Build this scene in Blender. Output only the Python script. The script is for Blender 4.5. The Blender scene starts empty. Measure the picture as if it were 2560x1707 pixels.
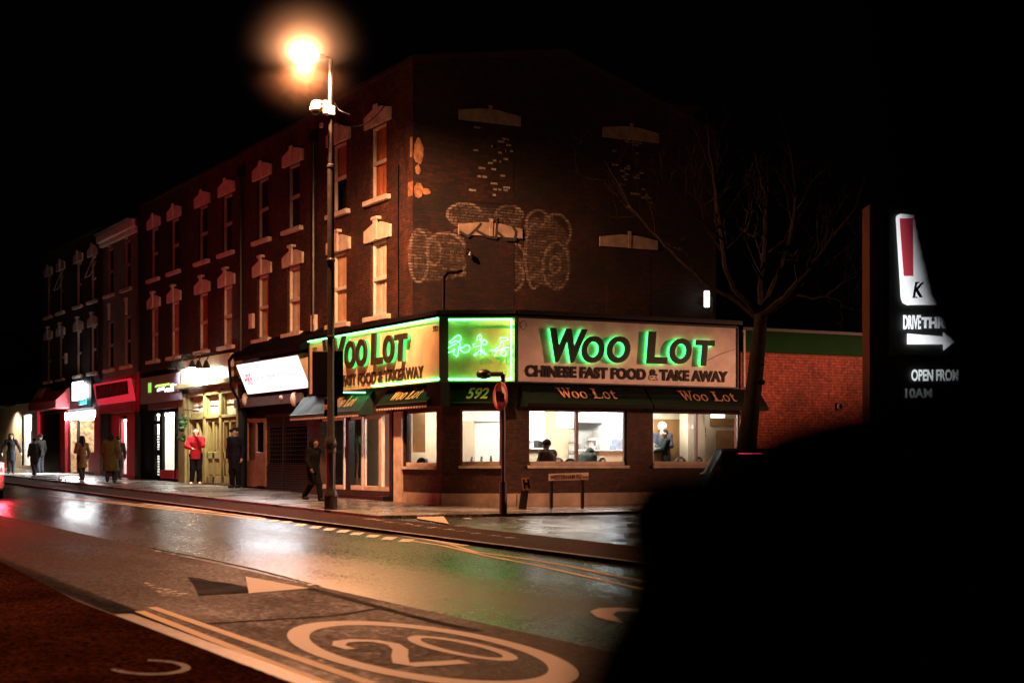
import bpy, bmesh, math, random
import numpy as np
from mathutils import Vector, Matrix
random.seed(7)
SC = bpy.context.scene
COL = SC.collection
R = math.radians

# ------------------------------------------------------------------ camera
FPX, CXP, HOR = 4000.0, 1280.0, 1152.0          # focal length, centre and horizon in photo pixels
TH = math.atan(2165 / FPX)
SN, CS = math.sin(TH), math.cos(TH)
CAMZ = 1.66
cd = bpy.data.cameras.new('camera')
cam = bpy.data.objects.new('camera', cd)
COL.objects.link(cam)
cam.location = (0, 0, CAMZ)
cam.rotation_euler = (R(90), 0, -TH)
cd.sensor_fit = 'HORIZONTAL'
cd.sensor_width = 36
cd.lens = 36 * FPX / 2560
cd.shift_y = (HOR - 853.5) / 2560
cd.clip_start = 0.05
cd.clip_end = 2000
cd.dof.use_dof = True
cd.dof.focus_distance = 38
cd.dof.aperture_fstop = 2.3
SC.camera = cam

# ------------------------------------------------------------------ night sky, exposure
w = bpy.data.worlds.new('World')
SC.world = w
w.use_nodes = True
bg = w.node_tree.nodes['Background']
bg.inputs[0].default_value = (0.010, 0.007, 0.008, 1)
bg.inputs[1].default_value = 0.05
SC.view_settings.view_transform = 'Standard'
SC.view_settings.look = 'None'
SC.view_settings.exposure = 0.0
SC.view_settings.gamma = 1.0
SC.cycles.max_bounces = 8
SC.cycles.diffuse_bounces = 3
SC.cycles.glossy_bounces = 3
SC.cycles.transparent_max_bounces = 12
SC.cycles.sample_clamp_indirect = 3.0
SC.cycles.sample_clamp_direct = 0.0
SC.cycles.use_denoising = True

# ------------------------------------------------------------------ pixel -> place helpers
G = 0.0135                                       # the street climbs away from the camera
def ray(x, y):
    t = (x - CXP) / FPX
    return (t * CS + SN, -t * SN + CS, (HOR - y) / FPX)
def FX(x, y, X0):                                # point on a facade X = X0 -> (Y, Z)
    d = ray(x, y); k = X0 / d[0]
    return d[1] * k, CAMZ + d[2] * k
def FY(x, y, Y0):                                # point on a facade Y = Y0 -> (X, Z)
    d = ray(x, y); k = Y0 / d[1]
    return d[0] * k, CAMZ + d[2] * k
def GR(x, y, off=0.0):                           # point on the ground (off = metres above the road)
    d = ray(x, y); k = (CAMZ - off) / (G * d[1] - d[2])
    return Vector((d[0] * k, d[1] * k, G * d[1] * k + off))
def ZP(x, y, dist):                              # point at a depth in front of the camera
    d = ray(x, y)
    return Vector((d[0] * dist, d[1] * dist, CAMZ + d[2] * dist))
def gz(Y, off=0.0): return G * Y + off

# ------------------------------------------------------------------ materials
def nt(m):
    m.use_nodes = True
    return m.node_tree.nodes, m.node_tree.links
def pm(name, col, rough=0.6, metal=0.0, var=0.25, scale=6.0, bump=0.0, spec=0.5, rvar=0.0, coat=0.0):
    m = bpy.data.materials.new(name); N, L = nt(m)
    b = N['Principled BSDF']
    b.inputs['Roughness'].default_value = rough
    b.inputs['Metallic'].default_value = metal
    b.inputs['Specular IOR Level'].default_value = spec
    if coat: b.inputs['Coat Weight'].default_value = coat
    tc = N.new('ShaderNodeNewGeometry')
    n = N.new('ShaderNodeTexNoise'); n.inputs['Scale'].default_value = scale; n.inputs['Detail'].default_value = 6
    L.new(tc.outputs['Position'], n.inputs['Vector'])
    r = N.new('ShaderNodeMapRange')
    r.inputs['From Min'].default_value = 0.3; r.inputs['From Max'].default_value = 0.7
    r.inputs['To Min'].default_value = 1 - var; r.inputs['To Max'].default_value = 1 + var
    L.new(n.outputs['Fac'], r.inputs['Value'])
    mx = N.new('ShaderNodeVectorMath'); mx.operation = 'SCALE'
    mx.inputs[0].default_value = col[:3]
    L.new(r.outputs['Result'], mx.inputs['Scale'])
    L.new(mx.outputs['Vector'], b.inputs['Base Color'])
    if rvar:
        n2 = N.new('ShaderNodeTexNoise'); n2.inputs['Scale'].default_value = scale * 0.35; n2.inputs['Detail'].default_value = 4
        L.new(tc.outputs['Position'], n2.inputs['Vector'])
        r2 = N.new('ShaderNodeMapRange')
        r2.inputs['From Min'].default_value = 0.35; r2.inputs['From Max'].default_value = 0.65
        r2.inputs['To Min'].default_value = max(0.03, rough - rvar); r2.inputs['To Max'].default_value = min(1, rough + rvar)
        L.new(n2.outputs['Fac'], r2.inputs['Value']); L.new(r2.outputs['Result'], b.inputs['Roughness'])
    if bump:
        bp = N.new('ShaderNodeBump'); bp.inputs['Strength'].default_value = bump; bp.inputs['Distance'].default_value = 0.01
        n3 = N.new('ShaderNodeTexNoise'); n3.inputs['Scale'].default_value = scale * 6; n3.inputs['Detail'].default_value = 5
        L.new(tc.outputs['Position'], n3.inputs['Vector'])
        L.new(n3.outputs['Fac'], bp.inputs['Height']); L.new(bp.outputs['Normal'], b.inputs['Normal'])
    return m
def em(name, col, s):
    m = bpy.data.materials.new(name); N, L = nt(m)
    b = N['Principled BSDF']
    b.inputs['Base Color'].default_value = (*[min(0.8, c * 0.8) for c in col], 1)
    b.inputs['Emission Color'].default_value = (*col, 1)
    b.inputs['Emission Strength'].default_value = s
    return m
def glassmat(name, refl=0.12, tint=(1, 1, 1)):
    m = bpy.data.materials.new(name); N, L = nt(m)
    N.remove(N['Principled BSDF'])
    o = N['Material Output']
    t = N.new('ShaderNodeBsdfTransparent'); t.inputs[0].default_value = (*tint, 1)
    g = N.new('ShaderNodeBsdfGlossy'); g.inputs['Roughness'].default_value = 0.03
    fw_ = N.new('ShaderNodeLayerWeight'); fw_.inputs['Blend'].default_value = 0.5
    fr = N.new('ShaderNodeMath'); fr.operation = 'POWER'; fr.inputs[1].default_value = 4.5; L.new(fw_.outputs['Facing'], fr.inputs[0])
    ml = N.new('ShaderNodeMath'); ml.operation = 'ADD'; ml.inputs[1].default_value = refl * 0.4; ml.use_clamp = True
    mx = N.new('ShaderNodeMixShader')
    L.new(fr.outputs[0], ml.inputs[0]); L.new(ml.outputs[0], mx.inputs[0])
    L.new(t.outputs[0], mx.inputs[1]); L.new(g.outputs[0], mx.inputs[2]); L.new(mx.outputs[0], o.inputs['Surface'])
    return m
def brickmat(name, c1, c2, mortar, var=0.5, rough=0.8, soot=0.6):
    m = bpy.data.materials.new(name); N, L = nt(m)
    b = N['Principled BSDF']; b.inputs['Roughness'].default_value = rough
    g = N.new('ShaderNodeNewGeometry')
    sp = N.new('ShaderNodeSeparateXYZ'); L.new(g.outputs['Position'], sp.inputs[0])
    sn = N.new('ShaderNodeSeparateXYZ'); L.new(g.outputs['True Normal'], sn.inputs[0])
    ab = N.new('ShaderNodeMath'); ab.operation = 'ABSOLUTE'; L.new(sn.outputs['X'], ab.inputs[0])
    gt = N.new('ShaderNodeMath'); gt.operation = 'GREATER_THAN'; gt.inputs[1].default_value = 0.6; L.new(ab.outputs[0], gt.inputs[0])
    mx = N.new('ShaderNodeMix'); mx.data_type = 'FLOAT'
    L.new(gt.outputs[0], mx.inputs['Factor']); L.new(sp.outputs['X'], mx.inputs['A']); L.new(sp.outputs['Y'], mx.inputs['B'])
    cb = N.new('ShaderNodeCombineXYZ'); L.new(mx.outputs['Result'], cb.inputs['X']); L.new(sp.outputs['Z'], cb.inputs['Y'])
    bt = N.new('ShaderNodeTexBrick'); L.new(cb.outputs[0], bt.inputs['Vector'])
    bt.inputs['Color1'].default_value = (*c1, 1); bt.inputs['Color2'].default_value = (*c2, 1); bt.inputs['Mortar'].default_value = (*mortar, 1)
    bt.inputs['Scale'].default_value = 1; bt.inputs['Mortar Size'].default_value = 0.008
    bt.inputs['Mortar Smooth'].default_value = 0.2; bt.inputs['Bias'].default_value = 0
    bt.inputs['Brick Width'].default_value = 0.225; bt.inputs['Row Height'].default_value = 0.075
    n = N.new('ShaderNodeTexNoise'); n.inputs['Scale'].default_value = 0.7; n.inputs['Detail'].default_value = 8; n.inputs['Roughness'].default_value = 0.7
    L.new(g.outputs['Position'], n.inputs['Vector'])
    r = N.new('ShaderNodeMapRange'); r.inputs['From Min'].default_value = 0.35; r.inputs['From Max'].default_value = 0.68
    r.inputs['To Min'].default_value = 1 - soot; r.inputs['To Max'].default_value = 1.15
    L.new(n.outputs['Fac'], r.inputs['Value'])
    n2 = N.new('ShaderNodeTexNoise'); n2.inputs['Scale'].default_value = 9; n2.inputs['Detail'].default_value = 3
    L.new(g.outputs['Position'], n2.inputs['Vector'])
    r2 = N.new('ShaderNodeMapRange'); r2.inputs['From Min'].default_value = 0.3; r2.inputs['From Max'].default_value = 0.7
    r2.inputs['To Min'].default_value = 1 - var; r2.inputs['To Max'].default_value = 1 + var
    L.new(n2.outputs['Fac'], r2.inputs['Value'])
    ml = N.new('ShaderNodeMath'); ml.operation = 'MULTIPLY'; L.new(r.outputs[0], ml.inputs[0]); L.new(r2.outputs[0], ml.inputs[1])
    vm = N.new('ShaderNodeVectorMath'); vm.operation = 'SCALE'; L.new(bt.outputs['Color'], vm.inputs[0]); L.new(ml.outputs[0], vm.inputs['Scale'])
    L.new(vm.outputs['Vector'], b.inputs['Base Color'])
    bp = N.new('ShaderNodeBump'); bp.inputs['Strength'].default_value = 0.8; bp.inputs['Distance'].default_value = 0.012
    ad = N.new('ShaderNodeMath'); ad.operation = 'SUBTRACT'
    L.new(n2.outputs['Fac'], ad.inputs[0]); L.new(bt.outputs['Fac'], ad.inputs[1])
    L.new(ad.outputs[0], bp.inputs['Height']); L.new(bp.outputs['Normal'], b.inputs['Normal'])
    return m
def asphalt(name, col, rlo, rhi, scale, bump, aniso=None, stone=None, spec=0.5, grain=38, speck=0.0):
    """wet asphalt: aggregate speckle, puddled and drier patches"""
    m = bpy.data.materials.new(name); N, L = nt(m)
    b = N['Principled BSDF']
    b.inputs['Specular IOR Level'].default_value = spec
    g = N.new('ShaderNodeNewGeometry')
    mp = N.new('ShaderNodeMapping'); L.new(g.outputs['Position'], mp.inputs['Vector'])
    if aniso: mp.inputs['Scale'].default_value = aniso
    big = N.new('ShaderNodeTexNoise'); big.inputs['Scale'].default_value = scale; big.inputs['Detail'].default_value = 5; big.inputs['Roughness'].default_value = 0.6
    L.new(mp.outputs[0], big.inputs['Vector'])
    rr = N.new('ShaderNodeMapRange'); rr.inputs['From Min'].default_value = 0.36; rr.inputs['From Max'].default_value = 0.64
    rr.inputs['To Min'].default_value = rlo; rr.inputs['To Max'].default_value = rhi
    L.new(big.outputs['Fac'], rr.inputs['Value'])
    vo = N.new('ShaderNodeTexVoronoi'); vo.inputs['Scale'].default_value = grain
    L.new(g.outputs['Position'], vo.inputs['Vector'])
    vs = N.new('ShaderNodeSeparateXYZ'); L.new(vo.outputs['Color'], vs.inputs[0])
    sg = N.new('ShaderNodeMath'); sg.operation = 'MULTIPLY_ADD'; sg.inputs[1].default_value = speck
    L.new(vs.outputs[1], sg.inputs[0]); L.new(rr.outputs[0], sg.inputs[2]); L.new(sg.outputs[0], b.inputs['Roughness'])
    r3 = N.new('ShaderNodeMapRange'); r3.inputs['To Min'].default_value = 0.1; r3.inputs['To Max'].default_value = 2.4
    L.new(vs.outputs[0], r3.inputs['Value'])
    r4 = N.new('ShaderNodeMapRange'); r4.inputs['From Min'].default_value = 0.3; r4.inputs['From Max'].default_value = 0.7
    r4.inputs['To Min'].default_value = 0.5; r4.inputs['To Max'].default_value = 1.5
    L.new(big.outputs['Fac'], r4.inputs['Value'])
    ml = N.new('ShaderNodeMath'); ml.operation = 'MULTIPLY'; L.new(r3.outputs[0], ml.inputs[0]); L.new(r4.outputs[0], ml.inputs[1])
    vm = N.new('ShaderNodeVectorMath'); vm.operation = 'SCALE'; vm.inputs[0].default_value = col; L.new(ml.outputs[0], vm.inputs['Scale'])
    L.new(vm.outputs['Vector'], b.inputs['Base Color'])
    fine = N.new('ShaderNodeTexNoise'); fine.inputs['Scale'].default_value = 34; fine.inputs['Detail'].default_value = 3
    L.new(g.outputs['Position'], fine.inputs['Vector'])
    h = N.new('ShaderNodeMath'); h.operation = 'ADD'; L.new(vo.outputs['Distance'], h.inputs[0]); L.new(fine.outputs['Fac'], h.inputs[1])
    last = h.outputs[0]
    if stone:
        bt = N.new('ShaderNodeTexBrick'); L.new(g.outputs['Position'], bt.inputs['Vector'])
        bt.inputs['Scale'].default_value = 1; bt.inputs['Brick Width'].default_value = stone[0]; bt.inputs['Row Height'].default_value = stone[1]
        bt.inputs['Mortar Size'].default_value = 0.008
        h2 = N.new('ShaderNodeMath'); h2.operation = 'MULTIPLY_ADD'; h2.inputs[1].default_value = -1.5
        L.new(bt.outputs['Fac'], h2.inputs[0]); L.new(last, h2.inputs[2]); last = h2.outputs[0]
    bp = N.new('ShaderNodeBump'); bp.inputs['Strength'].default_value = bump; bp.inputs['Distance'].default_value = 0.006
    L.new(last, bp.inputs['Height']); L.new(bp.outputs['Normal'], b.inputs['Normal'])
    return m
def wornpaint(name, col, rough, cover=0.5, scale=7.0):
    """paint worn through to whatever lies below"""
    m = bpy.data.materials.new(name); N, L = nt(m)
    b = N['Principled BSDF']; b.inputs['Base Color'].default_value = (*col, 1); b.inputs['Roughness'].default_value = rough
    g = N.new('ShaderNodeNewGeometry')
    n = N.new('ShaderNodeTexNoise'); n.inputs['Scale'].default_value = scale; n.inputs['Detail'].default_value = 8; n.inputs['Roughness'].default_value = 0.75
    L.new(g.outputs['Position'], n.inputs['Vector'])
    r = N.new('ShaderNodeMapRange'); r.inputs['From Min'].default_value = 0.62 - cover * 0.4; r.inputs['From Max'].default_value = 0.74 - cover * 0.4
    L.new(n.outputs['Fac'], r.inputs['Value']); L.new(r.outputs[0], b.inputs['Alpha'])
    return m

def sprayed(name, col, cover):
    """old spray paint: sits on the brick faces, gone from the joints and from some bricks"""
    m = wornpaint(name, col, 0.85, cover, 7.0); N, L = nt(m); b = N['Principled BSDF']
    old = b.inputs['Alpha'].links[0].from_socket
    g = N.new('ShaderNodeNewGeometry'); sp = N.new('ShaderNodeSeparateXYZ'); L.new(g.outputs['Position'], sp.inputs[0])
    cb = N.new('ShaderNodeCombineXYZ'); L.new(sp.outputs['X'], cb.inputs['X']); L.new(sp.outputs['Z'], cb.inputs['Y'])
    bt = N.new('ShaderNodeTexBrick'); L.new(cb.outputs[0], bt.inputs['Vector'])
    bt.inputs['Color1'].default_value = (1, 1, 1, 1); bt.inputs['Color2'].default_value = (.25, .25, .25, 1); bt.inputs['Mortar'].default_value = (.05, .05, .05, 1)
    bt.inputs['Scale'].default_value = 1; bt.inputs['Mortar Size'].default_value = 0.012; bt.inputs['Brick Width'].default_value = 0.225; bt.inputs['Row Height'].default_value = 0.075
    ml = N.new('ShaderNodeMath'); ml.operation = 'MULTIPLY'; L.new(old, ml.inputs[0]); L.new(bt.outputs['Color'], ml.inputs[1]); L.new(ml.outputs[0], b.inputs['Alpha'])
    return m
def bloommat(name, c, rad, d0, col, zlo, thin):
    m = bpy.data.materials.new(name); N, L = nt(m); N.remove(N['Principled BSDF']); o = N['Material Output']
    v = N.new('ShaderNodeVolumePrincipled'); v.inputs['Color'].default_value = (*col, 1); v.inputs['Anisotropy'].default_value = 0.0
    g = N.new('ShaderNodeNewGeometry'); d = N.new('ShaderNodeVectorMath'); d.operation = 'DISTANCE'; d.inputs[1].default_value = c; L.new(g.outputs['Position'], d.inputs[0])
    r = N.new('ShaderNodeMapRange'); r.inputs['From Min'].default_value = 0; r.inputs['From Max'].default_value = rad; r.inputs['To Min'].default_value = 1; r.inputs['To Max'].default_value = 0
    L.new(d.outputs['Value'], r.inputs['Value'])
    p = N.new('ShaderNodeMath'); p.operation = 'POWER'; p.inputs[1].default_value = 3.6; L.new(r.outputs[0], p.inputs[0])
    q = N.new('ShaderNodeMath'); q.operation = 'MULTIPLY'; q.inputs[1].default_value = d0; L.new(p.outputs[0], q.inputs[0])
    s = N.new('ShaderNodeSeparateXYZ'); L.new(g.outputs['Position'], s.inputs[0])
    r2 = N.new('ShaderNodeMapRange'); r2.inputs['From Min'].default_value = c[2] + zlo; r2.inputs['From Max'].default_value = c[2] + zlo + .5; r2.inputs['To Min'].default_value = thin; r2.inputs['To Max'].default_value = 1
    L.new(s.outputs['Z'], r2.inputs['Value'])
    q2 = N.new('ShaderNodeMath'); q2.operation = 'MULTIPLY'; L.new(q.outputs[0], q2.inputs[0]); L.new(r2.outputs[0], q2.inputs[1]); L.new(q2.outputs[0], v.inputs['Density'])
    L.new(v.outputs[0], o.inputs['Volume']); return m

# ------------------------------------------------------------------ mesh builder
class MB:
    def __init__(s): s.v = []; s.f = []
    def add(s, vs, fs):
        o = len(s.v); s.v += [Vector(p) for p in vs]; s.f += [[i + o for i in f] for f in fs]; return s
    def box(s, x0, x1, y0, y1, z0, z1):
        x0, x1 = sorted((x0, x1)); y0, y1 = sorted((y0, y1)); z0, z1 = sorted((z0, z1))
        return s.add([(x0, y0, z0), (x1, y0, z0), (x1, y1, z0), (x0, y1, z0), (x0, y0, z1), (x1, y0, z1), (x1, y1, z1), (x0, y1, z1)],
                     [(3, 2, 1, 0), (4, 5, 6, 7), (0, 1, 5, 4), (1, 2, 6, 5), (2, 3, 7, 6), (3, 0, 4, 7)])
    def obox(s, c, a, b, d):                     # half-axis vectors
        c, a, b, d = map(Vector, (c, a, b, d))
        return s.add([c - a - b - d, c + a - b - d, c + a + b - d, c - a + b - d, c - a - b + d, c + a - b + d, c + a + b + d, c - a + b + d],
                     [(3, 2, 1, 0), (4, 5, 6, 7), (0, 1, 5, 4), (1, 2, 6, 5), (2, 3, 7, 6), (3, 0, 4, 7)])
    def quad(s, a, b, c, d): return s.add([a, b, c, d], [(0, 1, 2, 3)])
    def poly(s, pts): return s.add(pts, [tuple(range(len(pts)))])
    def prism(s, pts, vec):
        vec = Vector(vec); n = len(pts); p = [Vector(q) for q in pts]
        fs = [tuple(range(n)), tuple(range(2 * n - 1, n - 1, -1))] + [(i, n + i, n + (i + 1) % n, (i + 1) % n) for i in range(n)]
        return s.add(p + [q + vec for q in p], fs)
    def tube(s, pts, r, n=8, cap=True, closed=False):
        pts = [Vector(p) for p in pts]; m = len(pts)
        rs = r if isinstance(r, (list, tuple)) else [r] * m
        vs = []; ref = None
        for i, p in enumerate(pts):
            if closed: d = pts[(i + 1) % m] - pts[i - 1]
            else: d = pts[min(i + 1, m - 1)] - pts[max(i - 1, 0)]
            if d.length < 1e-9: d = Vector((0, 0, 1))
            d.normalize()
            if ref is None: ref = d.orthogonal().normalized()
            u = (ref - d * ref.dot(d))
            if u.length < 1e-6: u = d.orthogonal()
            u.normalize(); ref = u; q = d.cross(u)
            for k in range(n):
                a = 2 * math.pi * k / n
                vs.append(p + (u * math.cos(a) + q * math.sin(a)) * rs[i])
        fs = []
        for i in range(m if closed else m - 1):
            j = (i + 1) % m
            for k in range(n): fs.append((i * n + k, i * n + (k + 1) % n, j * n + (k + 1) % n, j * n + k))
        if cap and not closed: fs += [tuple(range(n - 1, -1, -1)), tuple((m - 1) * n + k for k in range(n))]
        return s.add(vs, fs)
    def lathe(s, prof, c, n=20):
        c = Vector(c); vs = []
        for r, z in prof:
            for k in range(n):
                a = 2 * math.pi * k / n; vs.append(c + Vector((r * math.cos(a), r * math.sin(a), z)))
        fs = []
        for i in range(len(prof) - 1):
            for k in range(n): fs.append((i * n + k, i * n + (k + 1) % n, (i + 1) * n + (k + 1) % n, (i + 1) * n + k))
        fs += [tuple(range(n - 1, -1, -1)), tuple((len(prof) - 1) * n + k for k in range(n))]
        return s.add(vs, fs)
    def ell(s, c, rx, ry, rz, n=14, m=8):
        c = Vector(c); vs = [c + Vector((0, 0, -rz))]
        for i in range(1, m):
            b = -math.pi / 2 + math.pi * i / m
            for k in range(n):
                a = 2 * math.pi * k / n
                vs.append(c + Vector((rx * math.cos(b) * math.cos(a), ry * math.cos(b) * math.sin(a), rz * math.sin(b))))
        vs.append(c + Vector((0, 0, rz))); fs = []
        for k in range(n): fs.append((0, 1 + (k + 1) % n, 1 + k))
        for i in range(m - 2):
            for k in range(n): fs.append((1 + i * n + k, 1 + i * n + (k + 1) % n, 1 + (i + 1) * n + (k + 1) % n, 1 + (i + 1) * n + k))
        e = len(vs) - 1
        for k in range(n): fs.append((e, 1 + (m - 2) * n + k, 1 + (m - 2) * n + (k + 1) % n))
        return s.add(vs, fs)
    def xform(s, M):
        s.v = [M @ p for p in s.v]; return s

ORG = {}                                          # object -> world origin of its thing
def _mesh(name, mb, mats, org, smooth, bevel=0.0):
    me = bpy.data.meshes.new(name)
    org = Vector(org)
    me.from_pydata([tuple(p - org) for p in mb.v], [], mb.f)
    me.materials.append(mats)
    if bevel:
        bm = bmesh.new(); bm.from_mesh(me)
        bmesh.ops.remove_doubles(bm, verts=bm.verts, dist=1e-5)
        bmesh.ops.recalc_face_normals(bm, faces=bm.faces)
        es = [e for e in bm.edges if len(e.link_faces) == 2 and e.calc_face_angle(0) > 0.6]
        try: bmesh.ops.bevel(bm, geom=es, offset=bevel, segments=1, profile=0.5, affect='EDGES', clamp_overlap=True)
        except Exception: pass
        bm.to_mesh(me); bm.free()
    if smooth:
        me.polygons.foreach_set('use_smooth', [True] * len(me.polygons))
        try: me.set_sharp_from_angle(angle=R(40))
        except Exception: pass
    me.update()
    return me
def thing(name, label, cat, loc, group=None):
    o = bpy.data.objects.new(name, None); COL.objects.link(o)
    o.location = loc; o.empty_display_size = 0.3
    o['label'] = label; o['category'] = cat
    if group: o['group'] = group
    ORG[o] = Vector(loc)
    return o
def part(name, mb, m, parent, smooth=False, bevel=0.0, label=None, stuff=False):
    org = ORG[parent]
    o = bpy.data.objects.new(name, _mesh(name, mb, m, org, smooth, bevel)); COL.objects.link(o)
    o.parent = parent; ORG[o] = org
    if label: o['label'] = label
    if stuff: o['kind'] = 'stuff'
    return o
def solo(name, mb, m, label, cat, loc, group=None, smooth=False, bevel=0.0):
    o = bpy.data.objects.new(name, _mesh(name, mb, m, loc, smooth, bevel)); COL.objects.link(o)
    o.location = loc; o['label'] = label; o['category'] = cat
    if group: o['group'] = group
    ORG[o] = Vector(loc)
    return o
def struct(name, mb, m, smooth=False):
    o = bpy.data.objects.new(name, _mesh(name, mb, m, (0, 0, 0), smooth)); COL.objects.link(o)
    o['kind'] = 'structure'
    return o
def lamp(kind, name, loc, power, col, parent=None, size=0.2, aim=None, spot=None, blend=0.5, sy=None):
    d = bpy.data.lights.new(name, kind); d.energy = power; d.color = col
    if kind == 'AREA':
        d.size = size
        if sy: d.shape = 'RECTANGLE'; d.size_y = sy
    else: d.shadow_soft_size = size
    if kind == 'SPOT': d.spot_size = R(spot); d.spot_blend = blend
    o = bpy.data.objects.new(name, d); COL.objects.link(o)
    o.location = loc
    if aim is not None:
        o.rotation_euler = (Vector(aim) - Vector(loc)).to_track_quat('-Z', 'Y').to_euler()
    if parent is not None:
        o.parent = parent; o.location = Vector(loc) - ORG[parent]
    return o

def mist(c, rad, d0, col=(1, 1, 1), zlo=-9, thin=1.0):
    """scattering volume added round a strong lamp to imitate lens bloom"""
    o = bpy.data.objects.new('mist', _mesh('mist', MB().ell(c, rad, rad, rad, 24, 14), bloommat('damp_air', c, rad * .99, d0, col, zlo, thin), c, False)); COL.objects.link(o)
    o.location = c; o['kind'] = 'stuff'
    return o
def scrawl(mb, O, U, V, W, n, seed, fill=.6):
    """lettering too small or blurred to read: uneven strokes"""
    r = random.Random(seed); O, U, V, W = map(Vector, (O, U, V, W))
    for i in range(n):
        a = i / n; h0, h1 = r.choice(((0, 1), (0, .7), (0, 1), (.2, 1))); w_ = fill / n * r.uniform(.6, 1.3)
        mb.prism([O + U * a + V * h0, O + U * (a + w_) + V * h0, O + U * (a + w_) + V * h1, O + U * a + V * h1], W)
        if r.random() < .5: q = r.choice((0, .42, .85)); mb.prism([O + U * (a + w_) + V * q, O + U * (a + .9 / n) + V * q, O + U * (a + .9 / n) + V * (q + .15), O + U * (a + w_) + V * (q + .15)], W)
    return mb

# ------------------------------------------------------------------ lettering
_gc = {}
def glyph(txt, bold=0.0, spacing=1.0):
    key = (txt, bold, spacing)
    if key not in _gc:
        cu = bpy.data.curves.new('letters', 'FONT'); cu.body = txt; cu.offset = bold; cu.extrude = 0.5; cu.space_character = spacing
        cu.resolution_u = 5
        ob = bpy.data.objects.new('letters', cu); COL.objects.link(ob)
        dg = bpy.context.evaluated_depsgraph_get()
        me = bpy.data.meshes.new_from_object(ob.evaluated_get(dg))
        v = np.array([p.co for p in me.vertices]); f = [tuple(p.vertices) for p in me.polygons]
        bpy.data.objects.remove(ob); bpy.data.curves.remove(cu); bpy.data.meshes.remove(me)
        v = (v - v.min(0)) / (v.max(0) - v.min(0))
        _gc[key] = (v, f)
    return _gc[key]
def write(mb, txt, O, U, V, W, bold=0.0, shear=0.0, spacing=1.0):
    """letters filling the box O + U*[0,1] + V*[0,1], W is their depth"""
    v, f = glyph(txt, bold, spacing)
    O, U, V, W = map(Vector, (O, U, V, W))
    vs = [O + U * ((a[0] + shear * a[1]) / (1 + abs(shear))) + V * a[1] + W * (a[2]) for a in v]
    return mb.add(vs, f)
def shape2d(polys, O, U, V, W, mb):
    for p in polys: mb.prism([Vector(O) + Vector(U) * a + Vector(V) * b for a, b in p], W)
    return mb
def ring2d(cx, cy, rx, ry, tx, ty, n=28):
    """an 'o' with thick sides and thin top and bottom, as quads"""
    out = []
    for i in range(n):
        a, b = 2 * math.pi * i / n, 2 * math.pi * (i + 1) / n
        out.append([(cx + rx * math.cos(a), cy + ry * math.sin(a)), (cx + rx * math.cos(b), cy + ry * math.sin(b)),
                    (cx + (rx - tx) * math.cos(b), cy + (ry - ty) * math.sin(b)), (cx + (rx - tx) * math.cos(a), cy + (ry - ty) * math.sin(a))])
    return out
def serif_woo_lot():
    """the awning lettering: serif capitals and lower case, widths in cap heights"""
    P = []
    def sh(polys, dx): P.extend([[(a + dx, b) for a, b in p] for p in polys])
    W = [[(0.10, 1), (0.30, 1), (0.52, 0), (0.42, 0)], [(0.42, 0), (0.50, 0), (0.68, .8), (0.60, .8)], [(0.52, 1), (0.70, 1), (0.92, 0), (0.82, 0)],
         [(0.82, 0), (0.90, 0), (1.14, 1), (1.06, 1)], [(0, .94), (.42, .94), (.42, 1), (0, 1)], [(.93, .94), (1.27, .94), (1.27, 1), (.93, 1)]]
    o = ring2d(.3, .32, .3, .34, .13, .05)
    Lp = [[(.14, 0), (.34, 0), (.34, 1), (.14, 1)], [(0, .94), (.48, .94), (.48, 1), (0, 1)], [(0, 0), (.78, 0), (.78, .07), (0, .07)], [(.70, 0), (.80, 0), (.84, .30), (.76, .2)]]
    t = [[(.12, .08), (.26, .08), (.26, .86), (.12, .80)], [(0, .58), (.44, .58), (.44, .64), (0, .64)], [(.12, .08), (.26, 0), (.44, .02), (.44, .08)]]
    sh(W, 0); sh(o, 1.2); sh(o, 1.9); sh(Lp, 3.0); sh(o, 3.92); sh(t, 4.62)
    return P, 5.08
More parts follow.
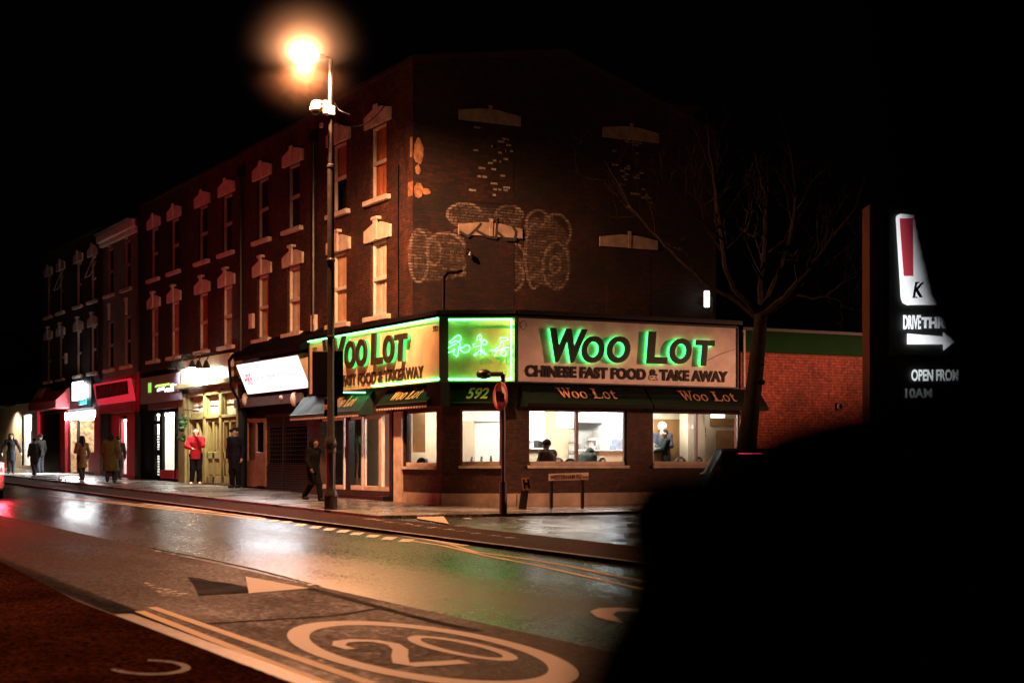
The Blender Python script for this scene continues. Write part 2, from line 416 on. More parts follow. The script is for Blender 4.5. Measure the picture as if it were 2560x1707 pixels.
# ------------------------------------------------------------------ shared materials
M = dict(
    road=asphalt('wet_asphalt', (0.016, 0.011, 0.009), 0.16, 0.32, 0.28, 0.3, aniso=(1.0, 0.35, 1), spec=0.4, grain=34, speck=0.13),
    road_near=asphalt('coarse_asphalt', (0.024, 0.0085, 0.004), 0.42, 0.62, 0.7, 0.6, aniso=(1.0, 0.5, 1), spec=0.07, grain=24, speck=0.25),
    patch=asphalt('asphalt_patch', (0.004, 0.003, 0.0025), 0.7, 0.85, 1.5, 0.5, spec=0.02),
    track=asphalt('track_asphalt', (0.032, 0.013, 0.008), 0.7, 0.9, 0.8, 0.5, spec=0.04),
    foot=asphalt('footway_asphalt', (0.034, 0.011, 0.006), 0.75, 0.9, 0.8, 0.5, spec=0.0),
    pave=asphalt('wet_paving', (0.11, 0.10, 0.09), 0.2, 0.38, 0.6, 0.12, stone=(0.6, 0.45)),
    setts=asphalt('wet_block_paving', (0.035, 0.032, 0.03), 0.16, 0.32, 0.5, 0.22, stone=(0.2, 0.1)),
    kerb=pm('kerb_granite', (0.16, 0.14, 0.12), 0.5, var=0.3, scale=9, bump=0.3),
    white_line=wornpaint('white_road_paint', (0.80, 0.74, 0.66), 0.65, 0.95, 9),
    yellow_line=wornpaint('yellow_road_paint', (0.80, 0.62, 0.33), 0.65, 0.95, 9),
    faint_line=wornpaint('worn_road_paint', (0.5, 0.45, 0.4), 0.5, 0.35, 8),
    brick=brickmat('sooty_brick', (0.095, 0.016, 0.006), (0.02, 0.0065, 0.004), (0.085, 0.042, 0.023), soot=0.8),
    brick_flank=brickmat('flank_brick', (0.038, 0.006, 0.0025), (0.007, 0.0026, 0.0018), (0.011, 0.006, 0.004), soot=0.9),  # sooty flank brick, darkened further for the weak light falling there
    brick_dark=brickmat('brown_brick', (0.035, 0.010, 0.006), (0.016, 0.006, 0.004), (0.035, 0.02, 0.013)),
    brick_red=brickmat('red_brick', (0.50, 0.095, 0.05), (0.38, 0.07, 0.035), (0.12, 0.035, 0.02), var=0.45, soot=0.5),
    brick_shop=brickmat('shop_brick', (0.09, 0.03, 0.02), (0.05, 0.02, 0.013), (0.04, 0.026, 0.02), var=0.3, soot=0.35),
    render=pm('grey_render', (0.15, 0.13, 0.115), 0.85, var=0.25, scale=1.2, bump=0.2),
    flank_stone=pm('weathered_stone', (0.26, 0.20, 0.15), 0.8, var=0.3, scale=4, bump=0.3),  # darker copy of the painted stone; the flank's dimness is in the colour
    stone=pm('painted_stone', (0.64, 0.55, 0.46), 0.75, var=0.22, scale=4, bump=0.2),
    plinth=pm('plinth_render', (0.50, 0.40, 0.32), 0.8, var=0.35, scale=2.5, bump=0.4),
    upvc=pm('white_frame', (0.80, 0.78, 0.73), 0.35, var=0.08),
    oldframe=pm('old_frame', (0.40, 0.36, 0.31), 0.5, var=0.2),
    dark=pm('dark_paint', (0.007, 0.007, 0.008), 0.45, var=0.3, spec=0.25),
    black=pm('matt_black', (0.0012, 0.0012, 0.0012), 0.6, var=0.2, spec=0.08),
    iron=pm('cast_iron', (0.02, 0.018, 0.017), 0.4, metal=0.2, var=0.3, scale=14, bump=0.2),
    steel=pm('painted_steel', (0.035, 0.030, 0.028), 0.36, metal=0.4, var=0.25, scale=12),
    pipe=pm('drain_pipe', (0.015, 0.014, 0.014), 0.4, var=0.2),
    roof=pm('slate_roof', (0.03, 0.03, 0.034), 0.6, var=0.3, scale=5, bump=0.3),
    curtain_red=pm('rust_curtain', (0.42, 0.13, 0.05), 0.9, var=0.25, scale=3),
    curtain_tan=pm('tan_curtain', (0.58, 0.37, 0.21), 0.9, var=0.2, scale=3),
    curtain_pale=pm('pale_curtain', (0.66, 0.56, 0.44), 0.9, var=0.2, scale=3),
    curtain_dark=pm('dim_room', (0.012, 0.012, 0.014), 0.9, var=0.3),  # near-black sheets for unlit rooms, their darkness put into the colour
    glass=glassmat('window_glass', 0.12),
    shopglass=glassmat('shop_glass', 0.05),
    board=pm('sign_board', (0.78, 0.67, 0.62), 0.6, var=0.2, scale=2.5, bump=0.05),
    board_y=pm('sign_board_cream', (0.85, 0.66, 0.40), 0.5, var=0.15, scale=2.5),
    letter=pm('letter_green', (0.006, 0.022, 0.011), 0.5, var=0.2, spec=0.2),
    letter_b=pm('letter_brown', (0.035, 0.028, 0.014), 0.5, var=0.2),
    tag=pm('letter_grey', (0.012, 0.011, 0.012), 0.6, var=0.2, spec=0.2),
    neon=em('green_neon', (0.10, 1.0, 0.24), 9.5),
    neon_dim=em('green_neon_soft', (0.10, 1.0, 0.28), 2.6),
    awning=pm('green_canvas', (0.010, 0.04, 0.032), 0.6, var=0.3, scale=4, bump=0.15),
    awning_d=pm('dark_canvas', (0.003, 0.008, 0.006), 0.7, var=0.3, scale=4, bump=0.1, spec=0.15),
    gold=pm('gold_lettering', (0.62, 0.38, 0.16), 0.5, var=0.2, scale=12),
    pinkgold=pm('faded_lettering', (0.50, 0.25, 0.17), 0.55, var=0.3, scale=14),
    goldgreen=pm('number_lettering', (0.55, 0.48, 0.10), 0.5, var=0.2),
    cream=pm('cream_wall', (0.66, 0.56, 0.40), 0.8, var=0.06, scale=3),
    white=pm('white_wall', (0.74, 0.74, 0.71), 0.7, var=0.04, scale=3),
    tilew=pm('pale_tile_wall', (0.62, 0.66, 0.68), 0.4, var=0.1, scale=5),
    brownwall=pm('brown_panelling', (0.26, 0.13, 0.045), 0.45, var=0.3, scale=2.2),
    floor=pm('tile_floor', (0.22, 0.16, 0.12), 0.3, var=0.2, scale=3),
    ceil_lamp=em('ceiling_tube', (1.0, 0.92, 0.78), 60.0),
    ceil_lamp_cool=em('cool_tube', (0.86, 0.95, 1.0), 80.0),
    menu_lit=em('lit_menu', (0.98, 0.98, 1.0), 1.6),
    ply=pm('black_vinyl', (0.012, 0.012, 0.012), 0.35, var=0.2, spec=0.6),
    paper=pm('paper', (0.7, 0.7, 0.68), 0.8, var=0.05),
    leaf=pm('dark_leaf', (0.02, 0.05, 0.012), 0.5, var=0.4, scale=12),
    wood=pm('brown_door', (0.20, 0.10, 0.05), 0.45, var=0.25, scale=5),
    greenpaint=pm('olive_paint', (0.24, 0.20, 0.075), 0.35, var=0.15, scale=4),
    creampaint=pm('cream_fascia', (0.62, 0.55, 0.33), 0.45, var=0.1, scale=3),
    redpaint=pm('red_paint', (0.36, 0.012, 0.02), 0.4, var=0.2, scale=4),
    redsign=pm('red_fascia', (0.55, 0.02, 0.03), 0.45, var=0.2, scale=6),
    redlit=em('lit_red_fascia', (1.0, 0.03, 0.07), 0.5),
    purple=pm('grey_fascia', (0.20, 0.17, 0.19), 0.5, var=0.15, scale=3),
    purple2=pm('plum_fascia', (0.16, 0.07, 0.085), 0.5, var=0.2, scale=3),
    shutter=pm('steel_shutter', (0.022, 0.019, 0.017), 0.33, metal=0.4, var=0.3, scale=4),
)

# ------------------------------------------------------------------ ground
def sheet(name, m, pts, off, nx=1, kerb=None):
    """a sheet following the slope; pts are (X, Y); with kerb it gets sides going down"""
    mb = MB()
    top = [(x, y, gz(y, off)) for x, y in pts]
    mb.poly(top)
    if kerb:
        n = len(pts)
        for i in range(n):
            a, b = top[i], top[(i + 1) % n]
            mb.quad((a[0], a[1], a[2] - kerb), (b[0], b[1], b[2] - kerb), b, a)
    return struct(name, mb, m)
sheet('road', M['road'], [(-80, -40), (160, -40), (160, 400), (-80, 400)], 0.0)
sheet('pavement', M['pave'], [(13.55, 30.6), (60, 30.6), (60, 60), (17.6, 60), (17.6, 200), (13.55, 200)], 0.11, kerb=0.2)
sheet('cycle_path', M['track'], [(11.75, 12), (13.5, 12), (13.5, 200), (11.75, 200)], 0.06, kerb=0.15)
sheet('side_road', M['setts'], [(13.56, 19.8), (60, 19.8), (60, 30.55), (13.56, 30.55)], 0.045, kerb=0.1)
sheet('pavement', M['pave'], [(13.55, -20), (60, -20), (60, 19.6), (13.55, 19.6)], 0.11, kerb=0.2)
sheet('pavement', M['foot'], [(-40, -20), (3.66, -20), (3.66, 15.6), (4.02, 22.0), (4.3, 60), (4.3, 200), (-40, 200)], 0.10, kerb=0.2)
def strip(name, m, pts, wd, off):
    mb = MB(); pts = [Vector((x, y, 0)) for x, y in pts]
    L_, R_ = [], []
    for i, p in enumerate(pts):
        d = (pts[min(i + 1, len(pts) - 1)] - pts[max(i - 1, 0)]).normalized()
        q = Vector((-d.y, d.x, 0)) * wd / 2
        L_.append(p + q); R_.append(p - q)
    z = lambda p: (p.x, p.y, gz(p.y, off))
    for i in range(len(pts) - 1): mb.quad(z(R_[i]), z(R_[i + 1]), z(L_[i + 1]), z(L_[i]))
    return struct(name, mb, m)
def pxpoly(name, m, polys, off):
    mb = MB()
    for p in polys: mb.poly([GR(x, y, off) for x, y in p][::-1])
    return struct(name, mb, m)
def gl(pts, off=0.0): return [tuple(GR(x, y, off)[:2]) for x, y in pts]
strip('road', M['road_near'], [(5.26, -30), (5.26, 200)], 2.96, 0.003)
# kerbs
strip('kerb', M['kerb'], [(3.74, -20), (3.74, 14.2)], 0.16, 0.105)
strip('kerb', M['kerb'], [(13.47, 30.6), (13.47, 200)], 0.14, 0.112)
strip('kerb', M['kerb'], [(11.70, 12), (11.70, 200)], 0.12, 0.064)
strip('kerb', M['patch'], [(3.99, 12), (4.18, 22), (4.5, 60), (4.5, 200)], 0.3, 0.003)  # dark strip painted for the shadow along the gutter
# near yellow lines and kerb edging
strip('road_marking', M['yellow_line'], [(4.40, 15.6), (4.36, 11), (4.34, -10)], 0.10, 0.007)
strip('road_marking', M['yellow_line'], [(4.19, 15.3), (4.09, 11), (4.05, -10)], 0.10, 0.007)
# far side: edge line of the cycle track, double yellow lines, teeth, crossing squares
strip('road_marking', M['white_line'], gl([(357, 1256), (560, 1277), (800, 1305), (960, 1328), (1168, 1360)], 0.03), 0.12, 0.008)
strip('road_marking', M['yellow_line'], gl([(200, 1246), (357, 1262), (560, 1283), (660, 1295)]), 0.09, 0.006)
strip('road_marking', M['yellow_line'], gl([(120, 1238), (357, 1266), (560, 1288), (640, 1299)]), 0.09, 0.006)
strip('road_marking', M['yellow_line'], gl([(1015, 1350), (1108, 1364), (1210, 1388), (1340, 1413), (1487, 1446), (1640, 1480)]), 0.09, 0.006)
strip('road_marking', M['yellow_line'], gl([(1050, 1346), (1130, 1362), (1189, 1380), (1310, 1396), (1431, 1417), (1640, 1460)]), 0.09, 0.006)
T = []
for cx_, cy_ in [(652, 1297), (684, 1301), (717, 1304), (751, 1311), (789, 1317), (823, 1322), (857, 1327), (891, 1333), (932, 1339), (972, 1344.5), (1015, 1350)]:
    k = 0.6 + 0.4 * (cx_ - 640) / 375
    T.append([(cx_ - 22 * k, cy_ + 3.2 * k), (cx_ + 8 * k, cy_ + 4.2 * k), (cx_ + 24 * k, cy_ - 2.8 * k), (cx_ - 8 * k, cy_ - 3.6 * k)])
pxpoly('road_marking', M['white_line'], T, 0.006)
T = []
for a, b in [(85, 155), (175, 167), (265, 182), (385, 196), (490, 212), (610, 228), (740, 243), (860, 258), (985, 276), (1130, 295), (1260, 313)]:
    x, y = 900 + a / 3.36, 1250 + b / 3.36
    T.append([(x - 20, y - 1.2), (x - 9, y + 1.5), (x + 20, y + 1.9), (x + 8, y - 1)])
for a, b in [(870, 210), (1090, 208), (1270, 230), (1035, 232), (1215, 256), (1370, 276), (900, 152)]:
    x, y = 900 + a / 3.36, 1250 + b / 3.36
    T.append([(x - 18, y - 1.6), (x - 4, y + 1.8), (x + 18, y + 2), (x + 2, y - 1.8)])
pxpoly('road_marking', M['faint_line'], T, 0.068)
pxpoly('paving', pm('tactile_buff', (0.42, 0.27, 0.15), 0.6, var=0.3, scale=20, bump=0.6), [[(1040, 1283), (1105, 1285), (1123, 1309), (1043, 1295)]], 0.072)
pxpoly('paving', pm('tactile_buff_worn', (0.22, 0.15, 0.10), 0.6, var=0.3, scale=20, bump=0.6), [[(933, 1265), (961, 1265.5), (953.6, 1276), (922, 1275)]], 0.116)
pxpoly('road_grate', M['iron'], [[(1530, 1346), (1600, 1348), (1640, 1356), (1560, 1353)]], 0.05)
# speed hump triangles and the dark reinstatement patches
pxpoly('road_marking', M['white_line'], [[(614, 1440), (772, 1469), (622, 1482)]], 0.008)
pxpoly('road_marking', M['faint_line'], [[(357, 1453), (405, 1488), (493, 1489)]], 0.008)
pxpoly('road_patch', M['patch'], [[(468, 1441), (500, 1444), (530, 1452), (575, 1457), (619, 1467), (622, 1481), (560, 1484), (497, 1489), (484, 1462)]], 0.006)
strip('road_joint', M['patch'], gl([(480, 1562), (620, 1553), (830, 1540), (955, 1520)]), 0.10, 0.0055)
strip('road_joint', M['patch'], gl([(770, 1470), (838, 1488), (960, 1522), (1100, 1558), (1200, 1578)]), 0.12, 0.006)
strip('road_joint', M['patch'], gl([(374, 1370), (520, 1398), (640, 1424), (800, 1466)]), 0.06, 0.006)
strip('road_marking', M['faint_line'], gl([(374, 1374), (520, 1402), (640, 1429), (800, 1468)]), 0.10, 0.008)
# the painted 20 in its ring
def roundel(cx, cy, a, b, tx, ty, name):
    mb = MB(); n = 56
    for i in range(n):
        p, q = 2 * math.pi * i / n, 2 * math.pi * (i + 1) / n
        def pt(r, s, an):
            y = cy + s * math.sin(an); return (cx + r * math.cos(an) + 0.05 * (y - cy), y, gz(y, 0.007))
        mb.quad(pt(a, b, p), pt(a, b, q), pt(a - tx, b - ty, q), pt(a - tx, b - ty, p))
    struct(name, mb, M['white_line'])
roundel(5.42, 11.55, 0.88, 2.15, 0.16, 0.36, 'road_marking')
mb = MB()
for i in range(30):
    p, q = 2 * math.pi * i / 30, 2 * math.pi * (i + 1) / 30
    def pt(r, s, an): y = 11.52 + s * math.sin(an); return (5.76 + r * math.cos(an), y, gz(y, 0.007))
    mb.quad(pt(.25, .86, p), pt(.25, .86, q), pt(.15, .68, q), pt(.15, .68, p))
two = [(4.93, 11.80), (4.93, 12.06), (5.03, 12.26), (5.17, 12.31), (5.31, 12.20), (5.36, 11.93), (5.28, 11.62), (5.10, 11.24), (4.96, 10.90), (5.0, 10.78), (5.2, 10.76), (5.42, 10.76)]
wd = [.09, .10, .10, .10, .10, .11, .11, .11, .12, .12, .11, .10]
tv = []
for i, (x, y) in enumerate(two):
    a = Vector(two[max(i - 1, 0)]); b = Vector(two[min(i + 1, len(two) - 1)]); d = (b - a).normalized(); q = Vector((-d.y * 0.5, d.x)) * wd[i]
    tv.append(((x + q.x, y + q.y), (x - q.x, y - q.y)))
for i in range(len(tv) - 1):
    (a, b), (c, d) = tv[i], tv[i + 1]
    mb.quad(*[(p[0], p[1], gz(p[1], 0.008)) for p in (a, b, d, c)])
struct('road_marking', mb, M['white_line'])
# a second ring further over, mostly hidden, and the cycle symbol on the near footway
pxpoly('road_marking', M['white_line'], [[(1474, 1527), (1496, 1519), (1540, 1517), (1620, 1522), (1620, 1528), (1545, 1526), (1532, 1535), (1556, 1555), (1520, 1549), (1490, 1540)]], 0.008)
mb = MB(); c = GR(372, 1668, 0.1)
for k, (ox, oy) in enumerate([(0, 0)]):
    for i in range(13, 31):
        p, q = 2 * math.pi * i / 26, 2 * math.pi * (i + 1) / 26
        def pt(r, an): x = c.x + ox + r * math.cos(an); y = c.y + oy + r * 1.5 * math.sin(an); return (x, y, gz(y, 0.106))
        mb.quad(pt(.27, p), pt(.27, q), pt(.21, q), pt(.21, p))
struct('road_marking', mb, wornpaint('cycle_symbol_paint', (0.07, 0.04, 0.026), 0.7, 0.7, 6))

# ------------------------------------------------------------------ wall panels with openings
def wall_grid(a0, a1, z0, z1, holes, place, reveal):
    """a wall in the (a, z) plane with rectangular holes and their reveals; place(a, z, depth) -> world"""
    mb = MB()
    A = sorted({a0, a1, *[h[0] for h in holes], *[h[1] for h in holes]}); Z = sorted({z0, z1, *[h[2] for h in holes], *[h[3] for h in holes]})
    A = [a for a in A if a0 <= a <= a1]; Z = [z for z in Z if z0 <= z <= z1]
    for i in range(len(A) - 1):
        for j in range(len(Z) - 1):
            ca, cz = (A[i] + A[i + 1]) / 2, (Z[j] + Z[j + 1]) / 2
            if any(h[0] < ca < h[1] and h[2] < cz < h[3] for h in holes): continue
            mb.quad(place(A[i], Z[j], 0), place(A[i + 1], Z[j], 0), place(A[i + 1], Z[j + 1], 0), place(A[i], Z[j + 1], 0))
    for h in holes:
        a, b, c, d = h[:4]
        for (p, q) in (((a, c), (b, c)), ((b, c), (b, d)), ((b, d), (a, d)), ((a, d), (a, c))):
            mb.quad(place(*p, 0), place(*q, 0), place(*q, reveal), place(*p, reveal))
    return mb
XF = 17.3                                          # the terrace's building line
def pl_front(X0): return lambda a, z, d: (X0 + d, a, z)
def Yx(x, X0=XF): return FX(x, HOR, X0)[0]
ZS1, ZL1, ZS2, ZL2 = 5.55, 7.58, 8.71, 10.67
def window(root, yc, zs, zt, curtain, frame, X0=XF, wdt=1.06, openlight=False, half=False):
    """sash window set back in its opening: frame, two panes, curtain"""
    x = X0 + 0.07; y0, y1 = yc - wdt / 2, yc + wdt / 2; t = 0.07; zm = (zs + zt) / 2
    mb = MB()
    mb.box(x, x + .08, y0, y0 + t, zs, zt).box(x, x + .08, y1 - t, y1, zs, zt)
    mb.box(x, x + .08, y0 + t, y1 - t, zs, zs + .09).box(x, x + .08, y0 + t, y1 - t, zt - .07, zt)
    mb.box(x - .012, x + .07, y0 + t, y1 - t, zm - .05, zm + .05)
    if openlight:
        mb.tube([(x, y0 + .05, zt - .1), (x - .32, y0 + .05, zm + .06), (x - .32, y1 - .05, zm + .06), (x, y1 - .05, zt - .1)], 0.028, 4)
    f = part('window', mb, frame, root, bevel=0.006)
    g = MB().quad((x + .04, y0 + t, zs + .09), (x + .04, y0 + t, zt - .07), (x + .04, y1 - t, zt - .07), (x + .04, y1 - t, zs + .09))
    part('pane', g, M['glass'], f)
    cm = MB(); n = 22; xs = x + .10
    yy = [y0 + (y1 - y0) * i / n for i in range(n + 1)]
    zb = zm if half else zs
    for i in range(n):
        w0, w1 = .015 * math.sin(i * 2.1) + .01 * math.sin(i * 1.3), .015 * math.sin((i + 1) * 2.1) + .01 * math.sin((i + 1) * 1.3)
        cm.quad((xs + w0, yy[i], zb), (xs + w0, yy[i], zt), (xs + w1, yy[i + 1], zt), (xs + w1, yy[i + 1], zb))
    part('curtain', cm, curtain, f)
    if half or curtain is M['curtain_dark']:
        pass
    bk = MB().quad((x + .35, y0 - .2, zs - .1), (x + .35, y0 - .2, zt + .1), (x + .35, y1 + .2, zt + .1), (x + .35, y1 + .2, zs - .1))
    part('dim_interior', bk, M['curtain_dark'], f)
    return f
def lintel(root, yc, z, wl, key, m=None, X0=XF):
    mb = MB(); h = wl / 2
    mb.prism([(X0 - .07, yc - h, z), (X0 - .07, yc + h, z), (X0 - .07, yc + h, z + .33), (X0 - .07, yc + h * .3, z + .47), (X0 - .07, yc - h * .3, z + .47), (X0 - .07, yc - h, z + .33)], (.10, 0, 0))
    mb.prism([(X0 - .12, yc - .10, z + .01), (X0 - .12, yc + .10, z + .01), (X0 - .12, yc + .12, z + .55), (X0 - .12, yc - .12, z + .55)], (.05, 0, 0))
    if key: mb.box(X0 - .15, X0 + .02, yc - .19, yc + .19, z + .55, z + .63)
    return part('lintel', mb, m or M['stone'], root, bevel=0.008)
def sill(root, yc, z, wl, X0=XF):
    return part('sill', MB().box(X0 - .13, X0 + .2, yc - wl / 2, yc + wl / 2, z - .13, z), M['stone'], root, bevel=0.01)

BACK = 26.8
def house(name, label, x_right, x_left, wins, wallm, top, shop_top=5.15, group='terraced houses with shops below', depth=9.0, lint=True, y0=None, sidewall=None, curt=None, frames=None, opens=()):
    """one terraced house: x_* are the photo columns of its party walls, wins those of its windows' centres"""
    ya, yb = (Yx(x_right) if y0 is None else y0), Yx(x_left)
    root = thing(name, label, 'building', (XF, (ya + yb) / 2, gz((ya + yb) / 2, .11)), group)
    ycs = [Yx(x) for x in wins]
    holes = []
    for c in ycs: holes += [(c - .53, c + .53, ZS1, ZL1), (c - .53, c + .53, ZS2, ZL2)]
    mb = wall_grid(ya, yb, shop_top, top, holes, pl_front(XF), .2)
    part('front_wall', mb, wallm, root)
    mb = MB().box(XF - .06, XF + .35, ya + .002, yb - .002, top, top + .12)
    part('coping', mb, M['stone'] if wallm is M['render'] else M['brick_dark'], root, bevel=.01)
    mb = MB()
    for y in (ya + .004, yb - .004):
        zb = 3.42 if (y0 is not None and y < ya + 1) else 0
        mb.prism([(XF + .02, y, zb), (XF + depth, y, zb), (XF + depth, y, top - 1.0), (XF + .36, y, top)], (0, -.02 if y > ya + 1 else .02, 0))
    mb.box(XF + depth, XF + depth + .2, ya, yb, 0, top - 1.2)
    part('party_wall', mb, M['brick_dark'], root)
    ym = (ya + yb) / 2
    mb = MB().quad((XF + .3, ya, top - .25), (XF + .3, ym, top - 1.1), (XF + depth, ym, top - 1.1), (XF + depth, ya, top - .25)).quad((XF + .3, ym, top - 1.1), (XF + .3, yb, top - .25), (XF + depth, yb, top - .25), (XF + depth, ym, top - 1.1))
    part('roof', mb, M['roof'], root)
    for i, c in enumerate(ycs):
        for fl, (zs, zt) in enumerate(((ZS1, ZL1), (ZS2, ZL2))):
            cm = (curt or {}).get((i, fl), M['curtain_dark'])
            fm = (frames or {}).get((i, fl), M['oldframe'])
            window(root, c, zs, zt, cm, fm, openlight=(i, fl) in opens, half=((i, fl) in HALF.get(name + str(round(x_left)), ())))
            if lint: lintel(root, c, zt, 1.72, fl == 0)
            sill(root, c, zs, 1.62)
    return root, ya, yb
HALF = {}
HALF['corner_building788'] = {(1, 1)}
c1, ct, cp = M['curtain_red'], M['curtain_tan'], M['curtain_pale']
YC = 37.3                                          # the corner building's flank wall
corner, ya1, yb1 = house('corner_building', 'three-storey sooty brick corner building with faded graffiti on its flank above the takeaway', 0, 788, [946, 848], M['brick'], 11.9, y0=YC + .01,
    curt={(0, 0): cp, (0, 1): c1, (1, 0): ct, (1, 1): c1}, frames={(0, 0): M['upvc'], (1, 0): M['upvc'], (0, 1): M['stone'], (1, 1): M['stone']}, shop_top=3.4)
h2, ya2, yb2 = house('terraced_house', 'brown brick house above the white lightbox shop, next to the corner building', 788, 606, [734, 657], M['brick'], 11.75,
    curt={(0, 0): cp, (1, 0): ct}, frames={(0, 0): M['upvc'], (1, 0): M['upvc']})
h3, ya3, yb3 = house('terraced_house', 'brick house above the olive green shopfront with flood lamps', 606, 471, [568, 507.5], M['brick'], 11.7,
    curt={(0, 0): cp, (1, 0): c1}, frames={(0, 0): M['upvc'], (1, 0): M['stone']})
h4, ya4, yb4 = house('terraced_house', 'dark brick house above the grey and plum fascia', 471, 349, [437, 386], M['brick_dark'], 11.7,
    curt={(0, 0): ct, (1, 0): ct}, frames={(0, 0): M['stone'], (1, 0): M['stone']})
h5, ya5, yb5 = house('terraced_house', 'grey rendered house with pale cornice and gutter above the red shop', 349, 257, [318, 275], M['render'], 10.95, lint=False)
h6, ya6, yb6 = house('terraced_house', 'dark house with a tilted open window above the glowing white shop', 257, 174, [233, 197], M['brick_dark'], 11.7, opens={(0, 1)},
    frames={k: M['upvc'] for k in ((0, 0), (0, 1), (1, 0), (1, 1))})
h7, ya7, yb7 = house('terraced_house', 'farthest dark terraced house above the oval black sign', 174, 103, [153, 122.5], M['brick_dark'], 11.7, opens={(0, 1)})
# rendered house: cornice, gutter, hood mouldings
mb = MB().box(XF - .30, XF + .02, ya5 + .02, yb5 - .02, 10.98, 11.30).box(XF - .18, XF, ya5 + .02, yb5 - .02, 10.80, 10.978)
part('cornice', mb, M['stone'], h5, bevel=.02)
part('roof', MB().prism([(XF - .4, ya5, 11.31), (XF + 4.5, ya5, 13.2), (XF + 9, ya5, 11.31)], (0, yb5 - ya5, 0)), M['roof'], h5)
mb = MB().tube([(XF - .42, ya5 + .05, 11.36), (XF - .42, yb5 - .05, 11.36)], .06, 8).tube([(XF - .40, yb5 - .1, 11.32), (XF - .36, yb5 - .1, 11.0), (XF - .08, yb5 - .1, 10.6), (XF - .08, yb5 - .1, 5.2)], .045, 8)
part('gutter', mb, M['steel'], h5, smooth=True)
for x in (318, 275):
    for z in (ZL1, ZL2): part('hood_mould', MB().box(XF - .09, XF, Yx(x) - .07, Yx(x) + .07, z + .04, z + .62).box(XF - .12, XF - .001, Yx(x) - .12, Yx(x) + .12, z + .62, z + .74), M['stone'], h5)
# chimneys
for h, y in ((corner, yb1 - .3), (h2, yb2 - .35), (h3, yb3 - .3), (h4, yb4 - .3), (h6, yb6 - .3)):
    mb = MB().box(XF + 3.2, XF + 4.4, y - .32, y + .32, 10.5, 12.9).box(XF + 3.1, XF + 4.5, y - .38, y + .38, 12.901, 13.05)
    st = part('chimney', mb, M['brick_dark'], h)
    pt = MB()
    for k in range(4): pt.lathe([(.10, 0), (.12, .12), (.09, .16), (.11, .5), (.09, .52)], (XF + 3.35 + .3 * k, y, 13.05), 10)
    part('chimney_pot', pt, pm('clay_pot', (.25, .09, .05), .8), st)
# drain pipes
for h, x in ((h2, 606), (h4, 351), (h6, 254), (corner, 787)):
    y = Yx(x) - .12
    part('drainpipe', MB().tube([(XF - .09, y, 11.2), (XF - .09, y, 5.2)], .055, 8).box(XF - .2, XF, y - .14, y + .14, 11.0, 11.3), M['pipe'], h, smooth=True)
# cables and boxes on the brick
mb = MB()
y = Yx(999); mb.tube([(XF - .03, y, 9.4), (XF - .025, y + .03, 7.4), (XF - .03, y, 5.3)], .014, 5)
y = Yx(780); mb.tube([(XF - .03, y, 9.6), (XF - .025, y, 5.6)], .014, 5)
part('wall_cable', mb, M['black'], corner)
for x, y, h in ((633, 803, h2), (789, 808, corner), (167, 896, h6)):
    a, z = FX(x, y, XF); solo('alarm_box', MB().box(XF - .10, XF - .001, a - .17, a + .17, z - .24, z + .24).box(XF - .115, XF - .1, a - .12, a + .12, z - .05, z + .12), M['stone'],
        {633: 'pale alarm box beside the window over the white lightbox', 789: 'small pale box on brick by the left end of the takeaway sign', 167: 'dim alarm box between windows over the glowing white shop'}[x], 'alarm box', (XF, a, z - .24), bevel=.01)

# ------------------------------------------------------------------ flank wall of the corner building
XE = 26.8
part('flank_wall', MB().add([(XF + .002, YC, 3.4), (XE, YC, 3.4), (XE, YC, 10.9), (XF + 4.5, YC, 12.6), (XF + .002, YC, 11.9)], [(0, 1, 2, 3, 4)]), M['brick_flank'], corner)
mb = MB().prism([(XF - .05, YC - .05, 11.9), (XF + 4.5, YC - .05, 12.6), (XE, YC - .05, 10.9), (XE, YC - .05, 11.05), (XF + 4.5, YC - .05, 12.76), (XF - .05, YC - .05, 12.05)], (0, .3, 0))
part('flank_coping', mb, M['brick_dark'], corner)
# blind windows: stone heads, bricked-up panels with flaking paint
def flank_head(xa, xb, y, lower):
    (a, z), (b, _) = FY(xa, y, YC), FY(xb, y, YC)
    c = (a + b) / 2; hw = .95 if lower else .92
    z0 = z
    mb = MB().prism([(c - hw, YC - .05, z0), (c + hw, YC - .05, z0), (c + hw, YC - .05, z0 + .26), (c + .25, YC - .05, z0 + .36), (c - .25, YC - .05, z0 + .36), (c - hw, YC - .05, z0 + .26)], (0, .049, 0))
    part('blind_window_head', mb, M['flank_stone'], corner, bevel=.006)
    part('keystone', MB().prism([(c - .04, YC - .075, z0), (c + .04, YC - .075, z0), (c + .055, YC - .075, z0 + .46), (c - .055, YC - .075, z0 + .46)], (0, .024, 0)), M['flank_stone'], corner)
    return c, z0
rnd = random.Random(3)
flak = MB()
for xa, xb, y, low in ((1148, 1298, 300, 0), (1506, 1645, 343, 0), (1149, 1300, 586, 1), (1506, 1635, 616, 1)):
    c, z0 = flank_head(xa, xb, y, low)
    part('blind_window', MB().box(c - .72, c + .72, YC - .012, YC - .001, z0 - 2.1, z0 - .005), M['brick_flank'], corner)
    if not low:
        for _ in range(26):
            row = rnd.randrange(1, 26); u = c + rnd.uniform(-.62, .5); z = (math.floor((z0 - row * .075) / .075)) * .075
            l = rnd.choice((.2, .2, .1, .14)); flak.box(u, u + l, YC - .017, YC - .0125, z + .008, z + .062)
part('flaking_paint', flak, pm('old_white_paint', (.22, .2, .16), .8, var=.6, scale=30), corner, label='pale flakes of old paint on the bricked-up windows')
